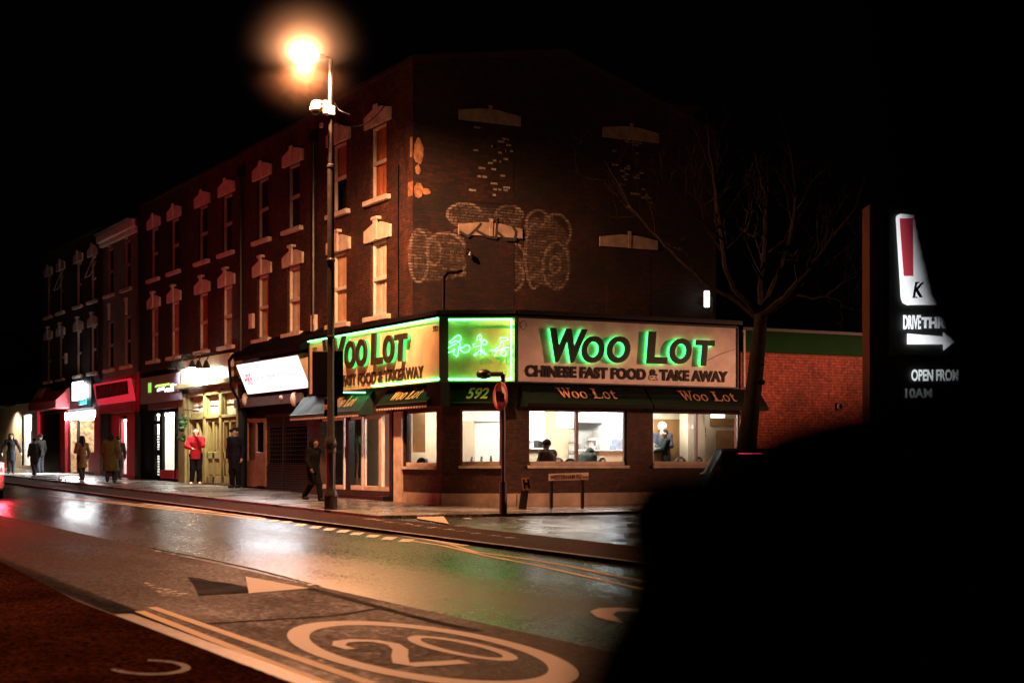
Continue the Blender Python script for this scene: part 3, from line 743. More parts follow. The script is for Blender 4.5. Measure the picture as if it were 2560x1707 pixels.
# render patches at the corner
patches = []
for x, y, wd, hh in ((1022, 377, .14, .34), (1038, 424, .07, .13), (1018, 475, .13, .2), (1053, 478, .13, .08)):
    X, z = FY(max(x, 1027), y, YC)
    n = 17; pts = []; dp = .012 + .003 * len(patches)
    for k in range(n):
        a = 2 * math.pi * k / n; r = rnd.uniform(.85, 1.1); pts.append((max(X, XF + .02) + wd + wd * r * math.cos(a), YC - dp, z + hh * r * math.sin(a)))
    patches.append(MB().prism(pts[::-1], (0, .010, 0)))
a, z = FX(1015, 475, XF); patches.append(MB().box(XF - .012, XF - .002, YC + .0, YC + .28, z - .2, z + .16))
a, z = FX(1016, 377, XF); patches.append(MB().box(XF - .012, XF - .002, YC + .02, YC + .16, z - .22, z + .3))
pr = pm('pale_render', (.26, .13, .06), .85, var=.5, scale=9, bump=.3)
for q_ in patches: part('render_patch', q_, pr, corner)
# graffiti: rounded outlines and pale fill sprayed on the brick
gm = sprayed('faded_spray_paint', (0.12, 0.088, 0.07), 0.55)
gm2 = sprayed('sprayed_outline', (0.20, 0.16, 0.13), 0.75)
gd = wornpaint('dark_outline', (0.02, 0.017, 0.015), 0.85, 0.85, 6.0)
def onflank(pts, d): return [(FY(x, y, YC)[0], YC - d, FY(x, y, YC)[1]) for x, y in pts]
def ovl(cx, cy, rx, ry, n=22, a0=0, a1=2 * math.pi, sk=0): return [(cx + rx * math.cos(a0 + (a1 - a0) * i / n) + sk * math.sin(a0 + (a1 - a0) * i / n), cy + ry * math.sin(a0 + (a1 - a0) * i / n)) for i in range(n + 1)]
fill, line, dk = MB(), MB(), MB()
def flatline(mb, pts, wpx, d):
    for i in range(len(pts) - 1):
        p, q = Vector(pts[i]), Vector(pts[i + 1]); dd = (q - p)
        if dd.length < 1e-6: continue
        dd.normalize(); nn = Vector((-dd.y, dd.x)) * wpx / 2; e = dd * wpx * .3
        mb.add(onflank([p + nn - e, q + nn + e, q - nn + e, p - nn - e], d + .0004 * (i % 3)), [(0, 1, 2, 3)])
fill.poly(onflank([(1026, 690), (1022, 600), (1030, 575), (1050, 568), (1070, 575), (1085, 588), (1105, 580), (1125, 590), (1150, 585), (1165, 600), (1180, 640), (1165, 690), (1120, 700), (1070, 705)], .004))
fill.poly(onflank([(1185, 600), (1230, 605), (1262, 600), (1290, 625), (1310, 660), (1300, 705), (1270, 722), (1225, 715), (1190, 690)], .004))
fill.poly(onflank([(1310, 560), (1345, 535), (1385, 545), (1415, 580), (1425, 640), (1420, 695), (1395, 722), (1360, 715), (1320, 700), (1312, 640)], .004))
fill.poly(onflank([(1120, 530), (1150, 512), (1210, 520), (1260, 520), (1310, 525), (1300, 575), (1150, 570), (1128, 560)], .0035))
for pts in (ovl(1047, 640, 24, 66), ovl(1085, 632, 18, 30), ovl(1112, 640, 55, 58, a0=-2.6, a1=1.2), ovl(1150, 630, 45, 55, a0=-1.9, a1=1.9), ovl(1232, 682, 20, 38), ovl(1282, 690, 26, 38), ovl(1250, 640, 62, 40, a0=-2.9, a1=.3),
            ovl(1335, 640, 22, 80, a0=1.2, a1=5.0), ovl(1390, 665, 33, 58), ovl(1388, 662, 12, 20), ovl(1390, 580, 36, 44, a0=-2.8, a1=.9), ovl(1160, 535, 42, 26, a0=2.4, a1=6.0), ovl(1272, 540, 34, 26, a0=2.6, a1=6.4), ovl(1345, 560, 30, 34, a0=2.6, a1=6.0)):
    flatline(line, pts, 7, .006)
for pts in ([(1148, 580), (1168, 592), (1190, 572), (1200, 560)], [(1190, 578), (1215, 592), (1238, 596), (1240, 560), (1236, 545)], [(1240, 580), (1262, 600), (1285, 600), (1288, 580), (1280, 568)], ovl(1150, 640, 14, 22)): flatline(dk, pts, 6, .056 if pts[0][1] < 600 else .008)
part('graffiti', fill, gm, corner); part('graffiti_outline', line, gm2, corner); part('graffiti_shadow', dk, gd, corner)  # the dark strokes are sprayed lines of the graffiti
# flank: vent pipe, small lamp bracket, cable
X, z = FY(1106, 690, YC)
part('overflow_pipe', MB().tube([(X, YC - .03, z - 1.2), (X, YC - .04, z), (X + .10, YC - .04, z + .12), (X + .35, YC - .04, z + .14), (X + .55, YC - .03, z + .2)], .018, 6), M['pipe'], corner, smooth=True)
X, z = FY(1165, 628, YC)
solo('wall_bracket_lamp', MB().box(X - .04, X + .02, YC - .06, YC - .001, z - .06, z + .10).tube([(X, YC - .04, z), (X + .04, YC - .14, z - .02)], .02, 6).lathe([(.02, 0), (.05, -.03), (.07, -.12), (.02, -.13)], (X + .05, YC - .15, z - .01), 12), M['iron'],
    'small unlit dark lamp bracket in the middle of the graffiti', 'wall lamp', (X, YC, z - .2))
X, z = FY(1767, 768, YC - .3)
wl = thing('wall_light', 'slim lit white tube lamp standing above the flat roof behind the big signboard', 'lamp', (X, YC - .3, z))
part('tube', MB().box(X - .07, X + .07, YC - .36, YC - .24, z, z + .46), em('cold_white_tube', (.93, 1, .96), 3.0), wl, bevel=.02)
part('bracket', MB().box(X - .04, X + .04, YC - .239, YC - .001, z + .1, z + .3).box(X + .2, X + .26, YC - .3, YC - .2, 5.1, z + .3).tube([(X, YC - .3, z), (X, YC - .3, z - .25), (X + .1, YC - .3, z - .5)], .03, 6), M['steel'], wl)
# ------------------------------------------------------------------ the takeaway on the corner
XS, YS = 17.05, 34.15
A = Vector((XS, Yx(1104, XS), 0)); B = Vector((FY(1291, 1000, YS)[0], YS, 0))
CU = (B - A); CL = CU.length; CU = CU / CL; CN = Vector((CU.y, -CU.x, 0))      # outward normal of the splayed corner
if CN.y > 0: CN = -CN
def FC(x, y, out=0.0):                              # a photo point on the splayed corner -> (along, z)
    d = Vector(ray(x, y)); o = Vector((0, 0, CAMZ)); p0 = A + CN * out
    k = (p0 - o).dot(CN) / d.dot(CN)
    p = o + d * k
    return (p - A).dot(CU), p.z
def pc(a, z, d=0.0):                                # along, z, depth inwards -> world
    p = A + CU * a - CN * d; return (p.x, p.y, z)
FZ = 0.86                                           # dining floor
YL = Yx(768, XS); XR = 25.3
SH = thing('takeaway_shop', 'corner takeaway with big lit windows wrapped by green neon signboards and dark awnings', 'shop', (18.6, 35.0, gz(35, .11)))
lw = [(Yx(979, XS), Yx(799, XS), FZ, 2.90), (Yx(1091, XS), Yx(1009, XS), 1.52, 2.92)]
ZT = 3.6
plinth_z = 0.87
mb = wall_grid(A.y, YL, .3, ZT, lw, pl_front(XS), .22)
part('side_wall', mb, M['brick_shop'], SH)
ca0, ca1 = FC(1150, 1000)[0], FC(1254, 1000)[0]
mb = wall_grid(0, CL, .3, ZT, [(ca0, ca1, 1.55, 2.93)], lambda a, z, d: pc(a, z, d), .22)
part('corner_wall', mb, M['brick_shop'], SH)
rx = [(FY(1322, 1100, YS)[0], FY(1568, 1100, YS)[0]), (FY(1632, 1100, YS)[0], FY(1852, 1100, YS)[0])]
mb = wall_grid(B.x, XR, .3, ZT, [(a, b, 1.55, 2.93) for a, b in rx], lambda a, z, d: (a, YS + d, z), .22)
part('front_wall', mb, M['brick_shop'], SH)
# rendered plinth, standing proud
mb = MB()
yp = Yx(1010, XS)
mb.box(XS - .06, XS - .002, A.y, yp, .3, plinth_z)
mb.prism([pc(0, .3, -.06), pc(CL, .3, -.06), pc(CL, plinth_z, -.06), pc(0, plinth_z, -.06)], -CN * .058)
mb.box(B.x, XR, YS - .06, YS - .002, .3, plinth_z)
part('plinth', mb, M['plinth'], SH)
mb = MB().box(XS - .05, XS - .002, Yx(1008, XS), Yx(988, XS), .6, 2.93)
part('pilaster', mb, M['stone'], SH)
mb = MB().box(XS - .08, XS - .002, Yx(987, XS), Yx(980, XS), .55, 3.0)
part('pilaster', mb, M['dark'], SH)
part('step', MB().box(XS - .25, XS - .07, Yx(979, XS), Yx(868, XS), .4, .74), M['dark'], SH)
# flat roof, parapet band
mb = MB().add([(XS, A.y, 5.22), (B.x, YS, 5.22), (XR, YS, 5.22), (XR, YC - .02, 5.3), (XF + .02, YC - .02, 5.3), (XF - .02, YL, 5.3), (XS, YL, 5.22)], [(0, 1, 2, 3, 4, 5, 6)])
part('flat_roof', mb, M['roof'], SH)
mb = MB().box(XS - .12, XS + .1, A.y, YL, 5.225, 5.33).box(B.x, XR, YS - .12, YS + .1, 5.225, 5.33)
mb.prism([pc(0, 5.225, -.12), pc(CL, 5.225, -.12), pc(CL, 5.225, .1), pc(0, 5.225, .1)], (0, 0, .1))
mb.box(XS + .12, XS + .16, A.y, YL, ZT, 5.22).box(B.x, XR, YS + .12, YS + .16, ZT, 5.22)
part('parapet', mb, M['dark'], SH)

def shopwin(root, a0, a1, z0, z1, place, mull=(), sillm=None, fm=None):
    """fixed shop window: outer frame, mullions, pale bottom rail, pane"""
    t = .055; fm = fm or M['dark']
    mb = MB()
    def bar(p0, p1, q0, q1, d0, d1, target):
        v = [place(p, q, d) for q in (q0, q1) for d in (d0, d1) for p in (p0, p1)]
        target.add(v, [(0, 1, 3, 2), (4, 6, 7, 5), (0, 4, 5, 1), (2, 3, 7, 6), (0, 2, 6, 4), (1, 5, 7, 3)])
    bar(a0, a0 + t, z0, z1, .06, .14, mb); bar(a1 - t, a1, z0, z1, .06, .14, mb); bar(a0 + t, a1 - t, z1 - .05, z1, .06, .14, mb)
    for m in mull: bar(m - .035, m + .035, z0 + .1, z1 - .05, .05, .15, mb)
    f = part('window', mb, fm, root, bevel=.006)
    sb = MB(); bar(a0 + t, a1 - t, z0, z0 + .1, .04, .15, sb); bar(a0 - .03, a1 + .03, z0 - .07, z0 - .003, -.07, .2, sb)
    part('sill', sb, sillm or M['stone'], f, bevel=.006)
    g = MB().quad(place(a0 + t, z0 + .1, .1), place(a1 - t, z0 + .1, .1), place(a1 - t, z1 - .05, .1), place(a0 + t, z1 - .05, .1))
    part('pane', g, M['shopglass'], f)
    return f
frm = pm('brown_frame', (.22, .14, .11), .45, var=.2)
shopwin(SH, *lw[1], pl_front(XS), fm=M['dark'])
shopwin(SH, ca0, ca1, 1.55, 2.93, lambda a, z, d: pc(a, z, d), fm=frm)
shopwin(SH, *rx[0], 1.55, 2.93, lambda a, z, d: (a, YS + d, z), mull=[FY(1446, 1100, YS)[0]], fm=frm)
shopwin(SH, *rx[1], 1.55, 2.93, lambda a, z, d: (a, YS + d, z), mull=[FY(1745, 1100, YS)[0]], fm=frm)
# glazed frontage: fixed light, two doors, side light
def leaf(name, xa, xb, mtl, z1=2.86, fw=.07, rail=.12):
    y1, y0 = Yx(xa, XS + .1), Yx(xb, XS + .1); x = XS + .08; z0 = FZ + .01
    mb = MB().box(x, x + .06, y0, y0 + fw, z0, z1).box(x, x + .06, y1 - fw, y1, z0, z1).box(x, x + .06, y0 + fw, y1 - fw, z0, z0 + rail).box(x, x + .06, y0 + fw, y1 - fw, z1 - .06, z1)
    f = part(name, mb, mtl, SH, bevel=.006)
    part('pane', MB().quad((x + .03, y0 + fw, z0 + rail), (x + .03, y0 + fw, z1 - .06), (x + .03, y1 - fw, z1 - .06), (x + .03, y1 - fw, z0 + rail)), M['glass'], f)
    return f, y0, y1
leaf('window', 799, 861, M['upvc'], fw=.05)
part('door_post', MB().box(XS + .02, XS + .2, Yx(870, XS), Yx(862, XS), FZ, 2.9), M['dark'], SH)
f, y0, y1 = leaf('door', 871, 908, M['upvc'], fw=.10)
part('handle', MB().tube([(XS + .05, y1 - .05, 1.75), (XS - .02, y1 - .05, 1.75), (XS - .02, y1 - .05, 2.05), (XS + .05, y1 - .05, 2.05)], .012, 6), M['iron'], f)
f, y0, y1 = leaf('door', 910, 952, M['stone'], fw=.10)
part('window', MB().box(XS + .06, XS + .16, Yx(979, XS + .1), Yx(954, XS + .1), FZ + .01, FZ + .12).box(XS + .06, XS + .16, Yx(957, XS + .1), Yx(953, XS + .1), FZ + .12, 2.86).box(XS + .06, XS + .16, Yx(979, XS + .1), Yx(976, XS + .1), FZ + .12, 2.86), M['stone'], SH, bevel=.006)
# interior: floor, ceiling, walls
YB = 36.95
mb = MB().add([(XS + .22, A.y + .2, FZ), (B.x, YS + .22, FZ), (27.5, YS + .22, FZ), (27.5, YB, FZ), (XS + 6, YB, FZ), (XS + 6, YL, FZ), (XS + .22, YL, FZ)], [(0, 1, 2, 3, 4, 5, 6)])
part('floor', mb, M['floor'], SH)
mb = MB().add([(XS + .01, A.y, 3.22), (B.x, YS + .01, 3.22), (27.5, YS + .01, 3.22), (27.5, YB, 3.22), (XS + 6, YB, 3.22), (XS + 6, YL, 3.22), (XS + .01, YL, 3.22)], [(6, 5, 4, 3, 2, 1, 0)])
part('ceiling', mb, M['white'], SH)
XM = FY(1362, 1100, YB)[0]; XK = FY(1560, 1100, YB)[0]
w_ = lambda x0, x1, m, nm='back_wall': part(nm, MB().quad((x0, YB, FZ), (x1, YB, FZ), (x1, YB, 3.22), (x0, YB, 3.22)), m, SH)
XA = FY(1262, 1100, YB)[0]
w_(18.9, XA, M['white']); w_(XA, XK, M['tilew']); w_(XK, 27.5, M['cream'])
part('back_wall', MB().quad((18.9, YB, FZ), (18.9, YB, 3.22), (18.9, YL, 3.22), (18.9, YL, FZ)).quad((18.9, YL - .01, FZ), (18.9, YL - .01, 3.22), (XS, YL - .01, 3.22), (XS, YL - .01, FZ)), M['cream'], SH)
part('end_wall', MB().quad((27.5, YS, FZ), (27.5, YS, 3.22), (27.5, YB, 3.22), (27.5, YB, FZ)), M['cream'], SH)
lm = MB()
for x, y in ((19.6, 35.6), (21.4, 35.5), (24.0, 35.6)): lm.box(x - .6, x + .6, y - .14, y + .14, 3.15, 3.21)
part('ceiling_light', lm, M['ceil_lamp'], SH)
part('ceiling_light', MB().box(22.6, 24.0, 36.2, 36.5, 3.15, 3.21), M['ceil_lamp_cool'], SH)
part('ceiling_light', MB().box(17.7, 18.0, 39.0, 40.2, 3.15, 3.21).box(17.7, 18.0, 36.4, 37.2, 3.15, 3.21), M['ceil_lamp'], SH)
def bw(name, x0, x1, yt, yb, m, Y=YB, d=.05, root=SH, **k):
    (a, z1), (b, _) = FY(x0, yt, Y), FY(x1, yt, Y); z0 = FY(x0, yb, Y)[1]
    return part(name, MB().box(a, b, Y - d, Y - .002, z0, z1), m, root, **k)
bw('column', 1361, 1429, 1010, 1235, M['cream'], d=.10)
bw('column', 1699, 1742, 1010, 1235, M['cream'], Y=36.7, d=.4)
bw('column', 1560, 1568, 1010, 1235, M['cream'], d=.5)
bw('panelling', 1634, 1699, 1047, 1240, M['brownwall'], Y=36.9, d=.03)
bw('panelling', 1776, 1850, 1046, 1063, M['brownwall'], Y=36.9, d=.03)
bw('door_recess', 1791, 1850, 1075, 1240, M['brownwall'], Y=36.9, d=.03)
bw('wall_board', 1157, 1252, 1000, 1053, M['paper'], Y=36.9, d=.02)
bw('wall_panel', 1032, 1062, 1030, 1130, M['brownwall'], Y=36.9, d=.03)
(a, z1) = FY(1449, 1124, 36.3)
def solo_box(name, label, cat, x0, x1, yt, yb, Y, m, d=.05, bevel=.01, zb=None, group=None):
    (a, z1), (b, _) = FY(x0, yt, Y), FY(x1, yt, Y); z0 = FY(x0, yb, Y)[1] if zb is None else zb
    return solo(name, MB().box(a, b, Y - d, Y - .003, z0, z1), m, label, cat, ((a + b) / 2, Y, z0), bevel=bevel, group=group)
solo_box('menu_board', 'tall lit white menu board at the left edge of the double window', 'menu board', 1318, 1361, 1015, 1101, YB - .06, M['menu_lit'])
solo_box('menu_board', 'square lit white menu board on the cream column', 'menu board', 1392, 1432, 1010, 1069, YB - .12, M['menu_lit'])
solo_box('ceiling_box_light', 'bright white box light high in the right window beside the tree', 'lamp', 1776, 1802, 1015, 1044, 36.5, em('box_light', (1, .97, .88), 3.0), d=.2)
solo_box('wall_notice', 'dark notice with a red strip on the beige wall in the right window', 'notice', 1750, 1764, 1068, 1082, 36.88, M['ply'], d=.02)
solo_box('wall_notice', 'small red notice under the dark notice in the right window', 'notice', 1752, 1765, 1085, 1090, 36.88, M['redsign'], d=.02)
solo_box('wall_switch', 'small pale wall switch on the beige column in the right window', 'switch', 1728, 1735, 1061, 1072, 36.28, M['paper'], d=.03)
# counters and kitchen things
(a, z1), (b, _) = FY(1448, 1124, 36.2), FY(1558, 1124, 36.2)
ct_ = thing('serving_counter', 'long pale serving counter behind the right pane of the double window', 'counter', ((a + b) / 2, 36.2, FZ))
part('counter_front', MB().box(a, b, 36.0, 36.5, FZ, z1 - .04), M['cream'], ct_); part('counter_top', MB().box(a - .03, b + .03, 35.95, 36.55, z1 - .038, z1), M['white'], ct_, bevel=.01)
(a, z1), (b, _) = FY(1312, 1107, 36.3), FY(1372, 1107, 36.3)
ct2 = thing('side_counter', 'white side counter carrying the dark till at the left of the double window', 'counter', ((a + b) / 2, 36.3, FZ))
part('counter_front', MB().box(a, b, 36.1, 36.6, FZ, 1.95), M['cream'], ct2); part('counter_top', MB().box(a - .03, b + .03, 36.05, 36.65, 1.952, 2.0), M['white'], ct2, bevel=.01)
(a, z1), (b, _) = FY(1339, 1111, 36.3), FY(1362, 1111, 36.3)
solo('till', MB().prism([(a, 36.15, 2.002), (b, 36.15, 2.002), (b, 36.15, 2.08), (a, 36.15, 2.2)], (0, .25, 0)), M['ply'], 'dark wedge-shaped till on the white side counter', 'till', ((a + b) / 2, 36.27, 2.002), bevel=.01)
kx = lambda x: FY(x, 1124, 36.2)[0]
zc = FY(1448, 1124, 36.2)[1] + .002
hood = pm('kitchen_steel', (.55, .58, .6), .35, metal=.3, var=.15)
solo('range_hood', MB().prism([(kx(1452), 36.5, zc + .72), (kx(1545), 36.5, zc + .72), (kx(1540), 36.5, zc + .95), (kx(1458), 36.5, zc + .95)], (0, .42, 0)), M['white'], 'pale extractor hood above the kitchen counter', 'extractor hood', (kx(1500), 36.7, zc + .7), bevel=.01)
solo('tea_urn', MB().lathe([(.09, 0), (.10, .02), (.10, .22), (.06, .28), (.02, .30)], (kx(1497), 36.25, zc), 14), hood, 'grey rounded urn in the middle of the serving counter', 'urn', (kx(1497), 36.25, zc), smooth=True)
solo('drinks_cabinet', MB().box(kx(1518), kx(1557), 36.56, 36.93, FZ, zc + .5).box(kx(1520), kx(1555), 36.55, 36.559, zc, zc + .45), M['white'], 'white drinks cabinet behind the right end of the counter', 'cabinet', (kx(1538), 36.75, FZ), bevel=.01)
solo('food_box', MB().box(kx(1534), kx(1556), 36.1, 36.4, zc, zc + .12).box(kx(1537), kx(1556), 36.12, 36.38, zc + .122, zc + .30), pm('blue_box', (.4, .5, .72), .6), 'pale blue box stack on the right end of the counter', 'box', (kx(1545), 36.25, zc), bevel=.005)
solo('kitchen_machine', MB().box(kx(1470), kx(1486), 36.15, 36.4, zc, zc + .10).box(kx(1473), kx(1483), 36.2, 36.35, zc + .10, zc + .24).box(kx(1468), kx(1488), 36.16, 36.38, zc + .24, zc + .3), hood, 'small white and grey machine on the counter left of the urn', 'machine', (kx(1478), 36.25, zc), bevel=.006)
ssx = lambda x: FY(x, 1120, 36.6)[0]
sr = thing('shelf_rack', 'narrow shelf rack with dark containers behind the window mullion', 'shelf', (ssx(1437), 36.6, FZ))
part('shelf', MB().box(ssx(1429), ssx(1447), 36.45, 36.75, 1.84, 1.87).box(ssx(1429), ssx(1447), 36.45, 36.75, 2.13, 2.16).box(ssx(1429), ssx(1430), 36.45, 36.75, FZ, 2.4), M['white'], sr)
part('container', MB().box(ssx(1431), ssx(1442), 36.5, 36.7, 1.872, 2.1).box(ssx(1430), ssx(1437), 36.5, 36.7, 2.162, 2.3).box(ssx(1438), ssx(1441), 36.5, 36.7, 2.162, 2.36), pm('dark_tin', (.06, .055, .045), .5), sr)
(a, z1), (b, _) = FY(1626, 1124, 35.9), FY(1660, 1124, 35.9)
ct3 = thing('till_counter', 'wooden till counter with papers in the left pane of the right window', 'counter', ((a + b) / 2, 35.9, FZ))
part('counter_top', MB().box(a, b, 35.7, 36.2, z1 - .04, z1), M['wood'], ct3, bevel=.006); part('counter_front', MB().box(a, b - .05, 35.75, 36.15, FZ, z1 - .041), M['brownwall'], ct3)
solo('paper_pile', MB().box(a + .1, a + .33, 35.8, 36.0, z1 + .001, z1 + .07).box(a + .02, a + .1, 35.85, 36.0, z1 + .001, z1 + .17), M['paper'], 'white pile of papers on the wooden till counter', 'papers', (a + .2, 35.9, z1), bevel=.004)
# sheets of dining chairs
def chair(x, yt, Y, rot, label):
    if x < 1100: X = Y; Y, zt = FX(x, yt, X)      # side window: Y names the distance from the street line
    else: X, zt = FY(x, yt, Y)
    c = thing('dining_chair', label, 'chair', (X, Y, FZ), 'black dining chairs along the takeaway windows')
    hgt = zt - FZ
    def T(m): return m.xform(Matrix.Translation((X, Y, FZ)) @ Matrix.Rotation(rot, 4, 'Z'))
    mb = MB(); out = []; inn = []
    for k in range(15):
        a = math.pi * k / 14; r = .21
        out.append((r * math.cos(a) * (1.0), hgt - .26 + .26 * math.sin(a) ** .8)); 
    pts = [(-.17, .50), (.17, .50)] + out
    mb.prism([(p, .19, q) for p, q in pts], (0, .035, 0))
    bk = part('backrest', T(mb), M['ply'], c, bevel=.006)
    hs = MB().box(-.07, .07, .182, .189, hgt - .12, hgt - .07)
    part('hand_slot', T(hs), M['paper'], bk)
    part('seat', T(MB().box(-.2, .2, -.22, .185, .44, .495)), M['ply'], c, bevel=.02)
    for sx in (-.17, .17):
        for sy in (-.19, .17): part('leg', T(MB().tube([(sx, sy, 0), (sx * .95, sy * .95, .44)], .012, 6)), M['steel'], c)
    return c
CH = [(1069, 1143, 17.75, 1.9, 'black chair furthest left, in the narrow window under the 592 number'), (1087, 1145, 17.7, 1.2, 'black chair at the right jamb of the narrow side window'),
      (1200, 1140, 35.3, 1.0, 'leftmost of three black chairs in the corner window'), (1225, 1140, 35.3, 1.0, 'middle of three black chairs in the corner window'), (1248, 1138, 35.3, 1.15, 'rightmost of three black chairs in the corner window'),
      (1332, 1144, 35.0, .5, 'black chair left of the diner in the beanie'), (1408, 1142, 35.0, .2, 'black chair between the two seated diners'), (1431, 1145, 35.1, -.3, 'black chair just left of the window mullion'),
      (1523, 1142, 35.0, .5, 'lone black chair in front of the serving counter'), (1716, 1141, 35.0, .2, 'black chair by the beige column in the right window'), (1763, 1141, 35.0, .4, 'black chair under the dark notice in the right window')]
for c_ in CH: chair(*c_)
# potted palm inside the door
X0, Y0 = 17.75, Yx(893, 17.75)
pl = thing('potted_palm', 'tall dark palm in a pot just inside the glass door', 'plant', (X0, Y0, FZ))
part('pot', MB().lathe([(.14, 0), (.19, .3), (.2, .32), (.17, .32)], (X0, Y0, FZ), 14), M['wood'], pl, smooth=True)
part('stem', MB().tube([(X0, Y0, FZ + .3), (X0 + .03, Y0 + .02, FZ + .9), (X0, Y0, FZ + 1.3)], [.03, .025, .015], 6), M['wood'], pl)
lf = MB(); rl = random.Random(5)
for k in range(46):
    a = rl.uniform(0, 6.28); z0 = FZ + rl.uniform(.7, 1.35); L_ = rl.uniform(.3, .55); up = rl.uniform(.1, .6)
    d = Vector((math.cos(a), math.sin(a), 0)); s = Vector((-d.y, d.x, 0)) * .022
    p0 = Vector((X0, Y0, z0)); p1 = p0 + d * L_ * .5 + Vector((0, 0, up * .5)); p2 = p0 + d * L_ + Vector((0, 0, up * .1 - .1))
    lf.add([p0 - s * .4, p0 + s * .4, p1 + s, p1 - s, p2], [(0, 1, 2, 3), (3, 2, 4)])
part('foliage', lf, M['leaf'], pl)

# ------------------------------------------------------------------ signboards
ZB0, ZB1 = 3.585, 5.12
def ptop(mb, place, a0, a1, z0, z1, d0, d1):
    v = [place(p, q, d) for q in (z0, z1) for d in (d0, d1) for p in (a0, a1)]
    return mb.add(v, [(0, 1, 3, 2), (4, 6, 7, 5), (0, 4, 5, 1), (2, 3, 7, 6), (0, 2, 6, 4), (1, 5, 7, 3)])
def board(name, label, place, a0, a1, bm, loc):
    s = thing(name, label, 'sign', loc)
    part('panel', ptop(MB(), place, a0, a1, ZB0, ZB1, -.20, -.002), bm, s)
    fr = MB(); t = .035
    for q in ((a0 - t, a1 + t, ZB0 - t, ZB0 - .001), (a0 - t, a1 + t, ZB1 + .001, ZB1 + t), (a0 - t, a0 - .001, ZB0, ZB1), (a1 + .001, a1 + t, ZB0, ZB1)): ptop(fr, place, *q, -.235, -.003)
    part('frame', fr, M['dark'], s)
    return s
def lettering(s, items, place, m, depth, off, bold, shear, name='lettering', halo=None):
    """raised letters; each item is (text, a0, a1, z0, z1); a grows along the reading direction"""
    mb = MB(); hb = MB()
    for t, a0, a1, z0, z1 in items:
        O = Vector(place(a0, z0, -(.20 + off))); U = Vector(place(a1, z0, -(.20 + off))) - O; V = Vector((0, 0, z1 - z0))
        W = (Vector(place(a0, z0, -(.20 + off + depth))) - O)
        write(mb, t, O, U, V, W, bold, shear)
        if halo:
            O2 = Vector(place(a0, z0, -.235)); W2 = Vector(place(a0, z0, -.25)) - O2
            e = .012
            u = U.normalized(); write(hb, t, O2 + u * e + Vector((0, 0, e)), U - u * 2 * e, V - Vector((0, 0, 2 * e)), W2, bold, shear)
    part(name, mb, m, s)
    if halo: part('neon_backlight', hb, halo, s)
prt = lambda a, z, d: (a, YS + d, z)                # right-hand front
plf = lambda a, z, d: (XS + d, a, z)                # left-hand side, read from far to near
pcc = lambda a, z, d: pc(a, z, d)
# right board
xr0, xr1 = FY(1294, 880, YS - .2)[0], FY(1842, 880, YS - .2)[0]
SR = board('takeaway_sign', 'long pale signboard with green-haloed dark letters over the two front awnings', prt, xr0, xr1, M['board'], ((xr0 + xr1) / 2, YS, ZB0))
px = lambda x, Y=YS - .3: FY(x, 880, Y)[0]
zz = lambda x, y, Y=YS - .3: FY(x, y, Y)[1]
it = []
for t, xa, xb, yt, yb in (('W', 1362, 1466, 819, 904.5), ('O', 1449, 1511, 838.5, 906.5), ('O', 1512, 1576, 839, 906.5), ('L', 1614, 1670, 828, 908.5), ('O', 1669, 1729, 844.5, 909), ('T', 1733, 1784, 849.5, 913.5)):
    it.append((t, px(xa), px(xb), zz(xa, yb), zz(xa, yt)))
lettering(SR, it, prt, M['letter'], .06, .11, .035, .12, halo=em('halo_green', (.06, 1.0, .22), 3.2))
lettering(SR, [('CHINESE FAST FOOD & TAKE AWAY', px(1318), px(1825), 3.70, 3.99)], prt, M['tag'], .02, .003, .05, 0, 'small_lettering')
mb = MB(); p0, p1 = (px(1760, YS - .2), zz(1760, 905, YS - .2)), (px(1838, YS - .2), zz(1838, 872, YS - .2))
mb.tube([(p0[0], YS - .205, p0[1]), ((p0[0] + p1[0]) / 2, YS - .21, (p0[1] + p1[1]) / 2 + .03), (p1[0], YS - .205, p1[1])], .006, 4)
c_ = px(1306, YS - .24); mb.tube([(c_ - .1, YS - .24, 4.95), (c_ + .03, YS - .28, 5.06), (c_ + .1, YS - .28, 4.93), (c_ + .02, YS - .26, 4.83), (c_ - .1, YS - .24, 4.93)], .008, 5)
part('loose_cable', mb, M['black'], SR)
# left board
yl0, yl1 = Yx(1101, XS - .2), Yx(774, XS - .2)
SL = board('takeaway_sign', 'cream signboard with green neon edges and brown raised letters behind the lamp post', plf, yl0, yl1, M['board_y'], (XS, (yl0 + yl1) / 2, ZB0))
py = lambda x: Yx(x, XS - .3)
it = []
for t, xa, xb, yt, yb in (('W', 806, 868, 845, 925), ('O', 865, 893, 852, 921), ('O', 893, 921, 848, 916), ('L', 932, 961, 832, 911), ('O', 961, 989.5, 838, 907), ('T', 989, 1021, 835, 903)):
    Xp = XS - .3; zt, zb_ = FX((xa + xb) / 2, yt, Xp)[1], FX((xa + xb) / 2, yb, Xp)[1]
    it.append((t, py(xa), py(xb), zb_, zt))
lettering(SL, it, plf, M['letter_b'], .06, .11, .035, .08, halo=em('halo_green_soft', (.10, 1.0, .22), 1.1))
ye, yf = Yx(1060, XS - .2), Yx(866, XS - .2)
lettering(SL, [('CHINESE FAST FOOD & TAKEAWAY', ye + (yf - ye) / .705, ye, 3.70, 4.01)], plf, M['letter_b'], .03, .003, .02, 0, 'small_lettering')
lettering(SL, [('592', Yx(1083, XS - .2), Yx(1095, XS - .2), 4.80, 4.94), ('592', Yx(782, XS - .2), Yx(793, XS - .2), 4.76, 4.91)], plf, M['letter_b'], .01, .003, .01, 0, 'number')
tb = MB()
tb.tube([(XS - .26, yl0 + .02, ZB1 - .02), (XS - .26, yl1 - .02, ZB1 - .02)], .018, 6)
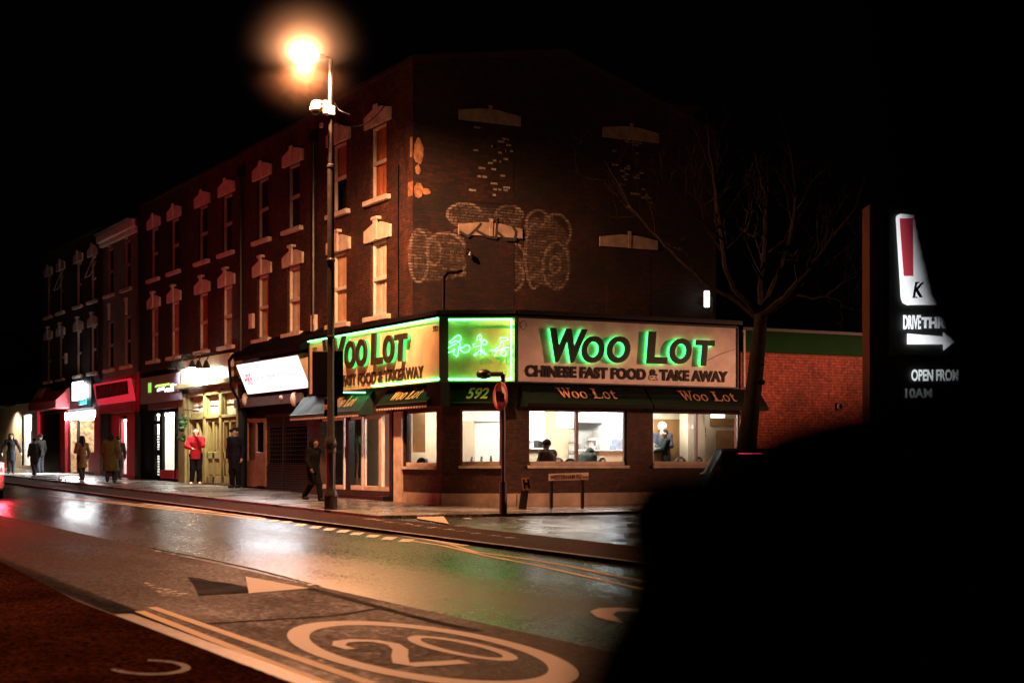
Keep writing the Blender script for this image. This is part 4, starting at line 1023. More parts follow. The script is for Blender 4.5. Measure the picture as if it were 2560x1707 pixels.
for xa, xb, y in ((859, 913, 975), (929, 1000, 963), (1003, 1098, 960)):
    tb.tube([(XS - .26, Yx(xa, XS - .26), ZB0 + .05 - (.1 if xa < 900 else 0)), (XS - .26, Yx(xb, XS - .26), ZB0 + .05 - (.16 if xa < 900 else 0))], .018, 6)
part('neon_tube', tb, M['neon'], SL)
# the neon corner panel
a0, a1 = .03, CL - .03
SCN = board('neon_sign', 'square green neon panel with three glowing Chinese characters on the splayed corner', pcc, a0, a1, pm('olive_panel', (.62, .52, .20), .5, var=.2, scale=3), tuple((A + B) / 2 + Vector((0, 0, ZB0))))
tb = MB(); d = -.30; e = .05
for p, q in (((a0 + e, ZB1 - e), (a1 - e, ZB1 - e)), ((a0 + e, ZB0 + e), (a1 - e, ZB0 + e)), ((a1 - e * 1.6, ZB0 + e), (a1 - e * 1.6, ZB1 - e))): tb.tube([pcc(*p, d), pcc(*q, d)], .02, 6)
part('neon_tube', tb, M['neon'], SCN)
tb2 = MB().tube([pcc(a0 + e, ZB0 + e, d), pcc(a0 + e, ZB1 - e, d)], .008, 5)
part('unlit_tube', tb2, pm('unlit_glass', (.5, .42, .36), .2), SCN)
cps = lambda cx_, cy_: FC(1100 + cx_ / 7.84, 780 + cy_ / 7.84, .30)
STR = [[(190, 580), (250, 530), (330, 465), (375, 455), (410, 490), (405, 560), (340, 575), (300, 560), (215, 615), (190, 600), (190, 580)],
       [(320, 615), (230, 660), (110, 730), (105, 765), (150, 795), (210, 780), (300, 720), (260, 790), (265, 825), (300, 840), (330, 870), (345, 860), (360, 760), (370, 690), (400, 640), (380, 590), (340, 590)],
       [(380, 690), (430, 700), (460, 690), (500, 645), (560, 655), (590, 700), (560, 770), (480, 795), (420, 765), (390, 720)],
       [(700, 620), (650, 630), (655, 690), (700, 680), (780, 660)], [(720, 560), (740, 480), (785, 440), (815, 480), (800, 530), (760, 550)], [(800, 540), (810, 640), (800, 740), (805, 830), (780, 840)],
       [(820, 560), (880, 545), (920, 590), (900, 640), (840, 640), (830, 590)], [(790, 740), (720, 800), (660, 840), (690, 850), (740, 820)], [(810, 740), (860, 780), (915, 820), (890, 840), (850, 800), (830, 780)],
       [(1180, 540), (1185, 505), (1250, 505), (1320, 500), (1335, 540), (1260, 570), (1190, 570)], [(1200, 580), (1160, 680), (1080, 735), (990, 745), (1010, 765), (1100, 760), (1340, 690), (1260, 690), (1340, 700)],
       [(1240, 600), (1250, 680), (1230, 720)], [(1130, 760), (1090, 810), (1070, 850), (1100, 845)], [(1190, 780), (1240, 740), (1295, 770), (1290, 840), (1240, 860), (1195, 835), (1190, 790)]]
tb = MB()
for st in STR:
    pts = [Vector(pcc(*cps(*p), -.30)) for p in st]
    sm = []
    for i in range(len(pts) - 1):
        sm.append(pts[i]); sm.append(pts[i] * .5 + pts[i + 1] * .5)
    sm.append(pts[-1]); tb.tube(sm, .010, 5)
part('neon_characters', tb, M['neon'], SCN)
# narrow corner posts between the boards
solo('sign_post', MB().prism([pcc(-.09, ZB0 - .02, -.22), pcc(-.02, ZB0 - .02, -.24), pcc(-.02, ZB0 - .02, -.05), pcc(-.09, ZB0 - .02, -.05)], (0, 0, 1.58)), M['dark'], 'dark corner strip between the cream board and the neon panel', 'trim', pcc(-.05, ZB0, 0))

# ------------------------------------------------------------------ awnings
def awn(label, place, a0, a1, proj, zt, zb, m, text=None, tm=None, fringe=False, shear=0, number=False, scal=True, rail=True):
    p = Vector(place((a0 + a1) / 2, zt, 0))
    r = thing('awning', label, 'awning', p)
    q = lambda a, z, d: Vector(place(a, z, d))
    c = MB(); v = .09
    o0, o1 = q(a0, zt, -.03), q(a1, zt, -.03); b0, b1 = q(a0, zb, -proj), q(a1, zb, -proj); k0, k1 = q(a0, zb, -.03), q(a1, zb, -.03)
    n = 14
    for i in range(n):
        s, t = i / n, (i + 1) / n
        w0 = q(0, 0, .012 * math.sin(i * 1.9)) - q(0, 0, 0); w1 = q(0, 0, .012 * math.sin((i + 1) * 1.9)) - q(0, 0, 0)
        m0, m1 = (o0.lerp(o1, s) + b0.lerp(b1, s)) / 2 + w0, (o0.lerp(o1, t) + b0.lerp(b1, t)) / 2 + w1
        c.quad(m0, m1, o0.lerp(o1, t), o0.lerp(o1, s)); c.quad(b0.lerp(b1, s), b0.lerp(b1, t), m1, m0)
    c.add([o0, b0, k0], [(0, 1, 2)]); c.add([o1, b1, k1], [(0, 2, 1)])
    dz = Vector((0, 0, -v))
    c.quad(b0, b0 + dz, b1 + dz, b1); c.quad(b0, k0, k0 + dz, b0 + dz); c.quad(b1, b1 + dz, k1 + dz, k1)
    part('canopy', c, m, r)
    if rail: part('rail', MB().tube([b0 + Vector((0, 0, .006)), b1 + Vector((0, 0, .006))], .010, 5), M['steel'], r)
    if fringe:
        f = MB(); nn = int((b1 - b0).length / .16)
        for i in range(nn):
            s, t = (i + .04) / nn, (i + .96) / nn; z = Vector((0, 0, -v - .002))
            f.add([b0.lerp(b1, s) + z, b0.lerp(b1, t) + z, b0.lerp(b1, t * .8 + s * .2) + z - Vector((0, 0, .05)), b0.lerp(b1, s * .8 + t * .2) + z - Vector((0, 0, .05))], [(0, 3, 2, 1)])
        part('fringe', f, M['stone'], r)
    if text:
        ta0, ta1, f0, f1 = text                       # along, and fraction up the face
        up = lambda a, f: q(a, zb, -proj).lerp(q(a, zt, -.03), f)
        O = up(ta0, f0); U = up(ta1, f0) - O; V = up(ta0, f1) - O; W = U.cross(V).normalized() * .006
        if W.dot(q(0, 0, -1) - q(0, 0, 0)) < 0: W = -W
        mb = MB(); O = O + W * 3.2
        if number: write(mb, '592', O, U, V, W, .02, .2)
        else:
            P, wid = serif_woo_lot()
            P = [[((a + shear * b) / (wid + abs(shear)), b) for a, b in pp] for pp in P]
            shape2d(P, O, U, V, W, mb)
        part('lettering', mb, tm, r)
    return r
yA = lambda x, X=XS - .42: Yx(x, X)
awn('long green sloping awning over the takeaway door, behind the lamp post', plf, yA(728), yA(900), .46, 3.53, 2.98, M['awning'], (yA(822), yA(876), .25, .8), M['gold'], fringe=True, shear=.25)
awn('short dark awning with slanted gold lettering above the side light', plf, yA(938), yA(1065), .40, 3.53, 3.10, M['awning_d'], (yA(962), yA(1040), .22, .85), M['gold'], fringe=True, shear=.3)
solo('awning_box', MB().box(XS - .3, XS - .065, Yx(1102, XS - .3), Yx(1066, XS - .3), 2.98, 3.54), M['awning_d'], 'dark blind box at the corner end of the short awning', 'awning box', (XS, Yx(1085), 2.98))
awn('dark corner awning with the number 592 under the neon panel', pcc, .22, CL - .18, .14, 3.54, 3.07, M['awning_d'], (FC(1165, 980)[0], FC(1228, 980)[0], .2, .78), M['goldgreen'], number=True)
ax = lambda x: FY(x, 1000, YS - .45)[0]
awn('dark lettered front awning over the double window', prt, ax(1319), ax(1631), .48, 3.54, 3.06, M['awning_d'], (ax(1403), ax(1549), .28, .80), M['pinkgold'])
awn('dark lettered front awning partly hidden behind the tree', prt, ax(1635), ax(1920), .48, 3.54, 3.06, M['awning_d'], (ax(1709), ax(1848), .28, .80), M['pinkgold'])

# ------------------------------------------------------------------ red brick annexe
AN = thing('brick_annexe', 'low red brick building with a dark green band along its top, right of the takeaway', 'building', (30, YS, gz(34, .11)))
part('front_wall', MB().box(XR + .004, 48, YS - .02, YS + .25, .2, 4.53), M['brick_red'], AN)
part('fascia_band', MB().box(XR + .004, 48, YS - .10, YS + .24, 4.532, 5.09), pm('green_fascia', (.005, .046, .008), .75, var=.2, scale=1.5, spec=.1), AN)
part('coping', MB().box(XR, 48.1, YS - .16, YS + .3, 5.092, 5.17), M['dark'], AN)
part('roof', MB().box(XR + .01, 48, YS + .26, YC + 6, 4.9, 5.05), M['roof'], AN)
part('white_edge', MB().box(XR + .002, XR + .06, YS - .16, YS - .105, 3.6, 5.09), M['stone'], AN)
X, z = FY(2098, 1016, YS - .04)
part('vent_pipe', MB().tube([(X + .09 * math.cos(a), YS - .05, z + .09 * math.sin(a)) for a in [k * math.pi / 8 for k in range(16)]], .025, 6, closed=True), M['steel'], AN)
# ------------------------------------------------------------------ other shopfronts (parts of their houses)
def fb(mb, x0, x1, yt, yb, X0, d):
    ya_, yb_ = Yx(x1, X0), Yx(x0, X0); xm = (x0 + x1) / 2
    zt, zb = FX(xm, yt, X0)[1], FX(xm, yb, X0)[1]
    return mb.box(X0 - d, X0, ya_, yb_, zb, zt)
def fpart(root, name, boxes, m, X0, d, bevel=.006, smooth=False, label=None):
    if len(boxes) > 1 and name in ('pilaster', 'stall_riser', 'panel', 'notice', 'transom_board', 'door') and not (name == 'door' and len(boxes) > 3):
        for b in boxes: o = fpart(root, name, [b], m, X0, d, bevel, smooth, label)
        return o
    mb = MB()
    for b in boxes: fb(mb, *b, X0, d)
    return part(name, mb, m, root, bevel=bevel, smooth=smooth, label=label)
def room(root, y0, y1, z1, depth, wm, fl, X0=XF, floor=None):
    z0 = gz((y0 + y1) / 2, .13); e = .03
    mb = MB().add([(X0 + e, y0, z0), (X0 + depth, y0, z0), (X0 + depth, y1, z0), (X0 + e, y1, z0), (X0 + e, y0, z1), (X0 + depth, y0, z1), (X0 + depth, y1, z1), (X0 + e, y1, z1)],
                  [(0, 1, 2, 3), (7, 6, 5, 4), (1, 5, 6, 2), (0, 4, 5, 1), (3, 2, 6, 7)])
    part('shop_interior', mb, wm, root)
    lm_ = MB().box(X0 + .4, X0 + .6, y0 + .15, y1 - .15, z1 - .08, z1 - .01).box(X0 + 1.3, X0 + 1.5, y0 + .15, y1 - .15, z1 - .08, z1 - .01)
    part('ceiling_light', lm_, fl, root)
def front(root, ya, yb, holes, top, m, X0=XF):
    hs = [(Yx(x1, X0), Yx(x0, X0), FX((x0 + x1) / 2, yb_, X0)[1], FX((x0 + x1) / 2, yt, X0)[1]) for x0, x1, yt, yb_ in holes]
    part('shopfront', wall_grid(ya, yb, .4, top, hs, pl_front(X0), .12), m, root)
    for h in hs:
        part('pane', MB().quad((X0 + .08, h[0], h[2]), (X0 + .08, h[0], h[3]), (X0 + .08, h[1], h[3]), (X0 + .08, h[1], h[2])), M['shopglass'], root)
    return hs
# house 2: white lightbox, brown door, black slatted shutters
hs = front(h2, ya2, yb2, [(622, 664, 1050, 1206)], 5.15, M['black'])
fpart(h2, 'fascia_beam', [(593, 760, 990, 1013)], pm('fascia_grey', (.10, .085, .08), .5), XF - .12, .12)
dr = fpart(h2, 'door', [(619, 623, 1046, 1216), (641, 645, 1046, 1216), (663, 668, 1046, 1216), (645, 663, 1046, 1056), (645, 663, 1130, 1214), (623, 641, 1046, 1056), (623, 641, 1150, 1216)], M['wood'], XF - .03, .06)
part('panel', MB().box(XF + .02, XF + .05, Yx(641), Yx(623), .6, 3.0), pm('door_panel_dim', (.10, .055, .03), .4), dr)
part('letter_plate', fb(MB(), 633, 637, 1132, 1136, XF - .1, .02), M['steel'], dr)
sh = fpart(h2, 'shutter', [(670, 777, 1035, 1042)], M['shutter'], XF - .04, .05)
mb = MB(); za, zb_ = gz(46, .13), FX(720, 1148, XF)[1]
k = 0
z = za
while z < 3.1:
    if not (1.55 < z < 2.65): mb.box(XF - .05 - .012 * (k % 2), XF - .02, Yx(777), Yx(669), z, z + .055)
    z += .075; k += 1
part('slat', mb, M['shutter'], sh)
mb = MB()
for i in range(26):
    y = Yx(776) + (Yx(672) - Yx(776)) * i / 25
    mb.box(XF - .035, XF - .03, y - .01, y + .01, 1.55, 2.65)
for i in range(9): mb.box(XF - .041, XF - .036, Yx(777), Yx(669), 1.58 + i * .13, 1.60 + i * .13)
for x in (669, 712, 777): mb.box(XF - .07, XF - .02, Yx(x) - .04, Yx(x) + .04, za, 3.1)
part('grille', mb, M['shutter'], sh)
part('window', MB().quad((XF - .012, Yx(777), 1.5), (XF - .012, Yx(777), 2.7), (XF - .012, Yx(669), 2.7), (XF - .012, Yx(669), 1.5)), pm('black_glass', (.004, .004, .005), .08, spec=.8), sh)
yl, yr = Yx(587, 16.62), Yx(741, 16.62); zt = FX(662, 899, 16.62)[1]; zb_ = FX(684, 979, 17.02)[1]
LB = thing('lightbox_sign', 'glaring white tilted lightbox sign with faint lettering over the shuttered shop', 'sign', (16.9, (yl + yr) / 2, zb_))
part('cabinet', MB().prism([(16.66, yr, zt), (17.06, yr, zb_), (17.28, yr, zb_ + .1), (17.28, yr, zt + .05), (16.8, yr, zt + .06)], (0, yl - yr, 0)), pm('box_cream', (.5, .42, .30), .6), LB, bevel=.01)
q = lambda f, g, o=.012: Vector((16.66 + .40 * (1 - g), yr + (yl - yr) * f, zb_ + (zt - zb_) * g)) + Vector((-.93, 0, -.36)) * o
part('lit_face', MB().add([q(.005, .02), q(.995, .02), q(.995, .98), q(.005, .98), q(.005, .02, .003), q(.995, .02, .003), q(.995, .98, .003), q(.005, .98, .003)], [(3, 2, 1, 0), (0, 1, 5, 4), (1, 2, 6, 5), (2, 3, 7, 6), (3, 0, 4, 7)]), em('lightbox_white', (.95, .97, 1.0), 1.5), LB)
fc = q(.5, .5, .03)
lamp('AREA', 'lightbox_tubes', fc, 210, (.93, .96, 1.0), LB, size=abs(yl - yr) * .98, sy=abs(zt - zb_) * 1.0, aim=fc + Vector((-.93, 0, -.36)))
def on_lb(txt, f0, f1, g0, g1, m, nm, bold=0):
    mb = MB(); O = q(f0, g0, .014); U = q(f1, g0, .014) - O; V = q(f0, g1, .014) - O; write(mb, txt, O, U, V, Vector((-.93, 0, -.36)) * .004, bold + .015); part(nm, mb, m, LB)
lt = em('faint_print', (.80, .62, .74), .55)
on_lb('HRF', .95, .82, .30, .66, em('faint_red_print', (1.0, .30, .42), .5), 'emblem', .01)
on_lb('Human Relief Foundation', .80, .08, .44, .60, lt, 'lettering')
mb = MB()
for x in (619, 741):
    y, z = FX(x, 998, XF - .15); mb.ell((XF - .22, y, z), .12, .16, .22, 10, 6)
part('corbel', mb, M['stone'], h2, smooth=True)
y, z = FX(710, 994, XF - .15)
solo('bulkhead_lamp', MB().ell((XF - .2, y, z), .10, .16, .09, 12, 6), M['stone'], 'small pale dome lamp under the white lightbox', 'lamp', (XF - .2, y, z), smooth=True)
y, z = FX(612, 876, XF - .1)
mb = MB().tube([(XF - .06, y, z), (XF - .5, y + .02, z - .18), (XF - .62, y + .02, z - .35)], .06, 6).tube([(XF - .62, y + .05, z - .3), (XF - .55, y + .05, z - 1.2), (XF - .3, y + .08, z - 1.6), (XF - .25, y + .08, z - 2.0)], .045, 6)
part('canopy_arm', mb, M['black'], h2, smooth=True)
part('canopy_hood', MB().prism([(XF - .75, Yx(600, 16.8), z - .28), (XF - .02, Yx(600, 16.8), z + .25), (XF - .02, Yx(600, 16.8), z - .2), (XF - .7, Yx(600, 16.8), z - .42)], (0, Yx(768, 16.8) - Yx(600, 16.8), 0)), M['black'], h2)
# house 3: olive green pub-like front
fpart(h3, 'pilaster', [(455, 471, 985, 1206), (600, 605, 960, 1212)], M['greenpaint'], XF - .03, .14)
fpart(h3, 'pilaster', [(604, 618, 1010, 1216)], M['black'], XF - .10, .10)
hs = front(h3, ya3, yb3, [(478, 512, 990, 1034), (521, 553, 988, 1036), (562, 598, 985, 1036), (484, 492, 1058, 1126), (499, 511, 1058, 1126), (525, 535, 1056, 1126), (543, 552, 1056, 1126), (566, 574, 1054, 1128), (583, 595, 1054, 1128)], 5.15, M['greenpaint'])
room(h3, ya3 + .1, yb3 - .1, 3.6, 2.5, M['cream'], em('dim_bulb', (1, .8, .5), .7))
fpart(h3, 'transom_board', [(478, 512, 990, 1034), (521, 553, 988, 1036), (562, 598, 985, 1036)], pm('transom_cream', (.42, .36, .2), .6), XF + .10, .02)
fpart(h3, 'notice', [(484, 496, 1010, 1027), (502, 511, 1016, 1027), (524, 532, 1004, 1019), (533, 541, 1003.5, 1018), (542, 552, 1003, 1017)], M['paper'], XF + .078, .01)
fpart(h3, 'fascia', [(457, 586, 893, 964)], M['creampaint'], XF - .05, .16, bevel=.02)
fpart(h3, 'cornice', [(455, 600, 952, 966)], M['greenpaint'], XF - .02, .32, bevel=.03)
mb = MB(); y0_, z0_ = FX(540, 930, XF - .22)
on = MB(); scrawl(on, (XF - .214, Yx(503, XF - .21), FX(518, 948, XF - .21)[1]), (0, Yx(532, XF - .21) - Yx(503, XF - .21), 0), (0, 0, .35), (-.01, 0, 0), 7, 9, .35)
part('fascia_lettering', on, M['gold'], h3)
fpart(h3, 'door_frame', [(513.5, 518.5, 975, 1206), (553.5, 559, 972, 1206), (475, 478, 980, 1206), (597, 600, 970, 1208), (478, 600, 978, 986), (478, 600, 1038, 1045)], M['greenpaint'], XF - .01, .09)
for a, b in ((479, 513), (520, 553), (561, 596)):
    d_ = fpart(h3, 'door', [(a, a + 2.5, 1048, 1206), (b - 2.5, b, 1048, 1206), ((a + b) / 2 - 2, (a + b) / 2 + 2, 1048, 1206), (a, b, 1130, 1146), (a, b, 1190, 1206), (a, b, 1048, 1054)], M['greenpaint'], XF - .005, .05)
    fpart(d_, 'panel', [(a + 4, (a + b) / 2 - 3, 1150, 1186), ((a + b) / 2 + 3, b - 4, 1150, 1186)], M['greenpaint'], XF - .003, .02)
for i, x in enumerate((427, 452, 479, 495, 514)):
    X_, xx = 16.55, x
    y, z = FX(xx, 915 if i < 2 else 912, 16.6)
    s = thing('flood_lamp', ['swan-neck lamp at the far end over the grey fascia', 'second swan-neck lamp, between the grey and cream fascias', 'blazing lit swan-neck lamp at the head of the cream fascia', 'swan-neck lamp just right of the blazing one', 'rightmost swan-neck lamp over the cream fascia'][i], 'lamp', (XF, y, z + .2), 'swan-neck flood lamps over the shopfronts')
    part('arm', MB().tube([(XF, y, z + .15), (XF - .25, y, z + .42), (XF - .55, y, z + .40), (16.62, y, z + .12)], .018, 6), M['iron'], s, smooth=True)
    part('shade', MB().lathe([(.03, .16), (.06, .12), (.15, -.10), (.14, -.10), (.05, .10)], (16.62, y, z), 12), M['iron'], s, smooth=True)
    hot = i == 2
    part('bulb', MB().ell((16.62, y, z - (.12 if hot else 0)), .14 if hot else .05, .14 if hot else .05, .15 if hot else .06, 12, 8), em('flood_hot', (1, .95, .82), 60 if hot else 12), s, smooth=True)
    lamp('SPOT', 'flood_light', (16.60, y, z - (.30 if hot else .13)), 900 if hot else (500 if i > 2 else 150), (1, .92, .74) if i > 1 else (.9, .9, 1), s, size=.06, aim=(XF, y, z - 1.0), spot=140, blend=.6)
    if hot:
        mist((16.55, y, z - .2), 1.1, .35); lamp('POINT', 'bulb_glow', (16.56, y, z - .16), 260, (1, .92, .74), s, size=.1)
y, z = FX(459, 1066, 16.75)
wl2 = thing('wall_lantern', 'dark hanging basket lantern between the bright shop and the olive shopfront', 'lantern', (16.8, y, z - .5))
mb = MB().tube([(XF, y, z + .55), (16.75, y, z + .6), (16.7, y, z + .4)], .02, 6); part('bracket', mb, M['iron'], wl2)
mb = MB(); rb = random.Random(2)
for k in range(16): mb.ell((16.7 + rb.uniform(-.12, .12), y + rb.uniform(-.16, .16), z + rb.uniform(-.5, .35)), rb.uniform(.06, .13), rb.uniform(.06, .13), rb.uniform(.06, .12), 7, 5)
part('basket', mb, M['leaf'], wl2)
# house 4: grey and plum fascia, very bright window
hs = front(h4, ya4, yb4, [(386, 399, 1034, 1188), (405, 436, 1024, 1174), (441, 457, 1022, 1174)], 5.15, M['black'])
room(h4, ya4 + .1, yb4 - .15, 3.5, 2.0, M['white'], em('bright_shop_tube', (1, .98, .86), 40))
mb = MB()
for i in range(6): fb(mb, 385, 400, 1087 + i * 6.4, 1089.4 + i * 6.4, XF + .02, .03)
for i in range(8): fb(mb, 385, 400, 1136 + i * 6.4, 1138.4 + i * 6.4, XF + .02, .03)
fb(mb, 385, 400, 1052, 1060, XF + .02, .03); fb(mb, 391.5, 393.5, 1060, 1188, XF + .02, .03); fb(mb, 385, 400, 1124, 1137, XF + .019, .03)
part('ladder_grille', mb, M['black'], h4)
fpart(h4, 'stall_riser', [(402, 436, 1174, 1196), (441, 457, 1174, 1198)], M['redpaint'], XF - .01, .03)
fpart(h4, 'fascia_board', [(357, 457, 938, 1005)], M['purple'], XF - .18, .10, bevel=.01)
fpart(h4, 'fascia_beam', [(378, 457, 1002, 1022)], M['purple2'], XF - .01, .12)
G1 = thing('fascia_sign', 'grey fascia sign with a lime green line and white lettering', 'sign', (XF - .3, Yx(414, 17), FX(414, 981, 17)[1]))
ga, gb = Yx(448, 16.98), Yx(380, 16.98); g1, g0 = FX(414, 937, 16.98)[1], FX(414, 981, 16.98)[1]
part('panel', MB().box(16.98, 17.018, ga, gb, g0, g1), M['purple'], G1, bevel=.006)
def line_on(root, txt, xa, xb, yt, yb, X0, m, nm='lettering', bold=.01):
    mb = MB(); a, b = Yx(xa, X0), Yx(xb, X0); xm = (xa + xb) / 2
    zt, zb_ = FX(xm, yt, X0)[1], FX(xm, yb, X0)[1]
    write(mb, txt, (X0, a, zb_), (0, b - a, 0), (0, 0, zt - zb_), (-.012, 0, 0), bold); return part(nm, mb, m, root)
def blur_on(root, xa, xb, yt, yb, X0, m, n, seed, fill=.8, nm='lettering'):
    a, b = Yx(xa, X0), Yx(xb, X0); xm = (xa + xb) / 2; zt, zb_ = FX(xm, yt, X0)[1], FX(xm, yb, X0)[1]
    return part(nm, scrawl(MB(), (X0, a, zb_), (0, b - a, 0), (0, 0, zt - zb_), (-.012, 0, 0), n, seed, fill), m, root)
wp = em('white_print', (1, 1, .96), 1.6)
blur_on(G1, 388, 425, 959.5, 966, 16.975, em('lime_print', (.6, .95, .2), 1.1), 11, 1, .9); blur_on(G1, 427, 440, 958, 966, 16.975, wp, 3, 2, .9)
blur_on(G1, 393, 411, 968.5, 978, 16.975, wp, 5, 3, .9); blur_on(G1, 412, 435, 968.5, 979, 16.975, wp, 7, 4, .9)
part('green_bar', fb(MB(), 372, 378, 957, 981, 17.0, .03), em('lime_bar', (.35, .95, .15), .8), G1)
# house 5: red shop
hs = front(h5, ya5, yb5, [(303, 318, 1038, 1184)], 5.15, M['redpaint'])
room(h5, ya5 + .1, yb5 - .1, 3.4, 2.0, M['white'], em('red_shop_tube', (1, .98, .92), 30))
fpart(h5, 'door', [(319.5, 344, 1038, 1196), (283, 301, 1040, 1120)], M['redsign'], XF - .01, .05)
fpart(h5, 'pilaster', [(258, 277, 1026, 1200), (344, 352, 1030, 1204)], M['dark'], XF - .002, .12)
RS = thing('fascia_sign', 'bright red blank-looking fascia sign with dim lettering on the rendered house', 'sign', (XF - .3, Yx(278, 17), FX(278, 1006, 17)[1]))
ra, rb_ = Yx(324, 16.85), Yx(232, 16.85); r1, r0 = FX(278, 953, 16.85)[1], FX(278, 1008, 17.02)[1]
part('panel', MB().prism([(16.85, ra, r1), (17.05, ra, r0), (17.1, ra, r0), (16.92, ra, r1)], (0, rb_ - ra, 0)), M['redlit'], RS, bevel=.006)
mb = MB().prism([(16.858, rb_ - .45, r1 - .08), (16.905, rb_ - .45, r1 - .66), (16.905, ra + .35, r1 - .60), (16.858, ra + .35, r1 - .08)], (-.012, 0, 0))
part('name_panel', mb, pm('dim_red_panel', (.12, .008, .012), .6, var=.4, scale=9, spec=.1), RS)
mb = MB(); scrawl(mb, (16.876, rb_ - .7, r1 - .56), (0, ra - rb_ + 1.2, 0), (-.03, 0, .38), (-.012, 0, 0), 9, 3, .6)
part('lettering', mb, pm('dim_red_letter', (.24, .02, .026), .6, spec=.1), RS)
part('return_board', fb(MB(), 325, 338, 948, 1004, XF - .02, .2), pm('tan_board', (.3, .2, .13), .7), RS)
fpart(h5, 'fascia_beam', [(240, 340, 1010, 1032)], M['redpaint'], XF - .003, .12)
# house 6: white glowing shop
hs = front(h6, ya6, yb6, [(174, 192, 1050, 1180), (194, 241, 1048, 1178)], 5.15, M['dark'])
room(h6, ya6 + .1, yb6 - .1, 3.6, 2.4, pm('posters', (.5, .36, .22), .8, var=.7, scale=5), em('hair_shop_tube', (1, .9, .72), 24))
fpart(h6, 'canopy_light', [(168, 243, 1029, 1046)], em('canopy_white', (.92, .97, 1.0), 70), XF - .05, .10)
fpart(h6, 'pilaster', [(243, 257, 1020, 1196), (160, 170, 1030, 1190)], M['redpaint'], XF - .004, .14)
fpart(h6, 'stall_riser', [(224, 243, 1130, 1180)], M['redpaint'], XF - .002, .06)
WS = thing('lightbox_sign', 'small blinding white ragged-edged lightbox with a teal panel beneath', 'sign', (XF - .4, Yx(202, 17), FX(202, 1010, 17)[1]))
part('backboard', fb(MB(), 168, 231, 945, 1022, XF - .06, .06), M['dark'], WS)
part('lit_face', fb(fb(fb(MB(), 183, 208, 954, 1000, XF - .2, .05), 208.5, 215, 958, 996, XF - .2, .05), 215, 221, 962, 992, XF - .2, .04), em('lightbox_cool', (.93, .96, 1.0), 6), WS)
blur_on(WS, 209, 221, 962, 982, XF - .262, em('pale_print', (.55, .62, .6), .6), 3, 5, .5)
part('teal_panel', fb(MB(), 199, 217, 999, 1011, XF - .2, .05), em('teal_panel', (.02, .5, .52), .7), WS); blur_on(WS, 201, 215, 1000, 1010, XF - .262, em('teal_print', (.2, .9, .95), .9), 4, 6, .6)
# house 7: closed shop
hs = front(h7, ya7, yb7, [], 5.15, M['redpaint'])
sh = fpart(h7, 'shutter', [(101, 150, 1028, 1034)], M['shutter'], XF - .01, .08)
mb = MB(); z = gz(75, .13); k = 0
while z < 3.9: mb.box(XF - .04 - .012 * (k % 2), XF - .005, Yx(150), Yx(104), z, z + .08); z += .1; k += 1
part('slat', mb, M['shutter'], sh)
fpart(h7, 'red_tube', [(95.5, 100, 1024, 1090)], em('red_strip', (1, .03, .06), .45), XF - .06, .05)  # glowing strip put in place of a red reflection
KS = thing('oval_sign', 'black oval sign with dim pale capitals on the farthest terraced house', 'sign', (XF - .2, Yx(144, 17), FX(144, 1008, 17)[1]))
(yc_, zc_) = FX(144, 986, XF - .2); ry_ = (Yx(121, 17.1) - Yx(167, 17.1)) / 2
part('plate', MB().prism([(XF - .2, yc_ + ry_ * math.cos(k * math.pi / 14), zc_ + .42 * math.sin(k * math.pi / 14)) for k in range(28)], (.08, 0, 0)), M['black'], KS)
line_on(KS, 'KOZ', 127, 160, 978, 990, XF - .205, pm('koz_letter', (.5, .45, .33), .6), bold=.02)
AW = thing('awning', 'faded red awning with pale lettering at the far end of the terrace', 'awning', (XF - .3, Yx(100, 17), 4))
(a_, z1_), (b_, _) = FX(78, 985, 16.7), FX(148, 985, 16.7); z0_ = FX(112, 1024, 16.7)[1]
part('canopy', MB().prism([(16.55, b_, z0_), (16.55, b_, z0_ + .35), (XF, b_, z1_ + .25), (XF, b_, z0_)], (0, a_ - b_, 0)), pm('red_awning', (.42, .05, .06), .6), AW)
mb = MB(); scrawl(mb, (16.72, a_ - .3, z0_ + .6), (0, -2.0, 0), (.28, 0, .5), (-.02, 0, 0), 7, 8, .5); part('lettering', mb, pm('pale_letter', (.5, .3, .28), .6), AW)
# last low building with a lit shop window, and a dim taller block far behind it
LBD = thing('low_building', 'low pale building with a bright shop window at the far left end', 'building', (XF, Yx(50), gz(100, .11)))
yq0, yq1 = yb7 + .02, 135.0
x0_, x1_ = Yx(79), Yx(53)
part('front_wall', wall_grid(yq0, yq1, .6, 4.6, [(x0_, x1_, gz(95, .15), 4.05)], pl_front(XF), .15), pm('pale_wall', (.42, .36, .28), .8, var=.15, scale=1), LBD)
room(LBD, x0_, x1_, 4.3, 2.5, M['white'], em('far_shop_tube', (1, .95, .85), 70))
part('window_mullion', MB().box(XF - .01, XF + .08, x0_ + 1.6, x0_ + 1.7, gz(95, .15), 4.05), M['upvc'], LBD)
part('blue_poster', MB().box(XF + .09, XF + .1, x0_ + .2, x0_ + .7, 2.0, 3.2), em('poster_blue', (.15, .3, .9), .5), LBD)
part('fascia_band', MB().box(XF - .2, XF - .001, yq0, yq1, 4.602, 5.6), M['dark'], LBD)
part('roof', MB().box(XF, XF + 8, yq0, yq1, 4.61, 4.75), M['roof'], LBD)
part('downlight', MB().box(XF - 1.0, XF - .6, x1_ + .6, x1_ + 1.4, 4.45, 4.55).box(XF - .75, XF - .2, x1_ + .95, x1_ + 1.05, 4.56, 4.6), M['dark'], LBD)  # added lamp body, holds the spot that brightens the wall
lamp('SPOT', 'canopy_downlight', (XF - .55, Yx(206), 4.05), 7000, (.88, .96, 1.0), h6, size=.3, aim=(14.9, Yx(204), .9), spot=75, blend=.7)
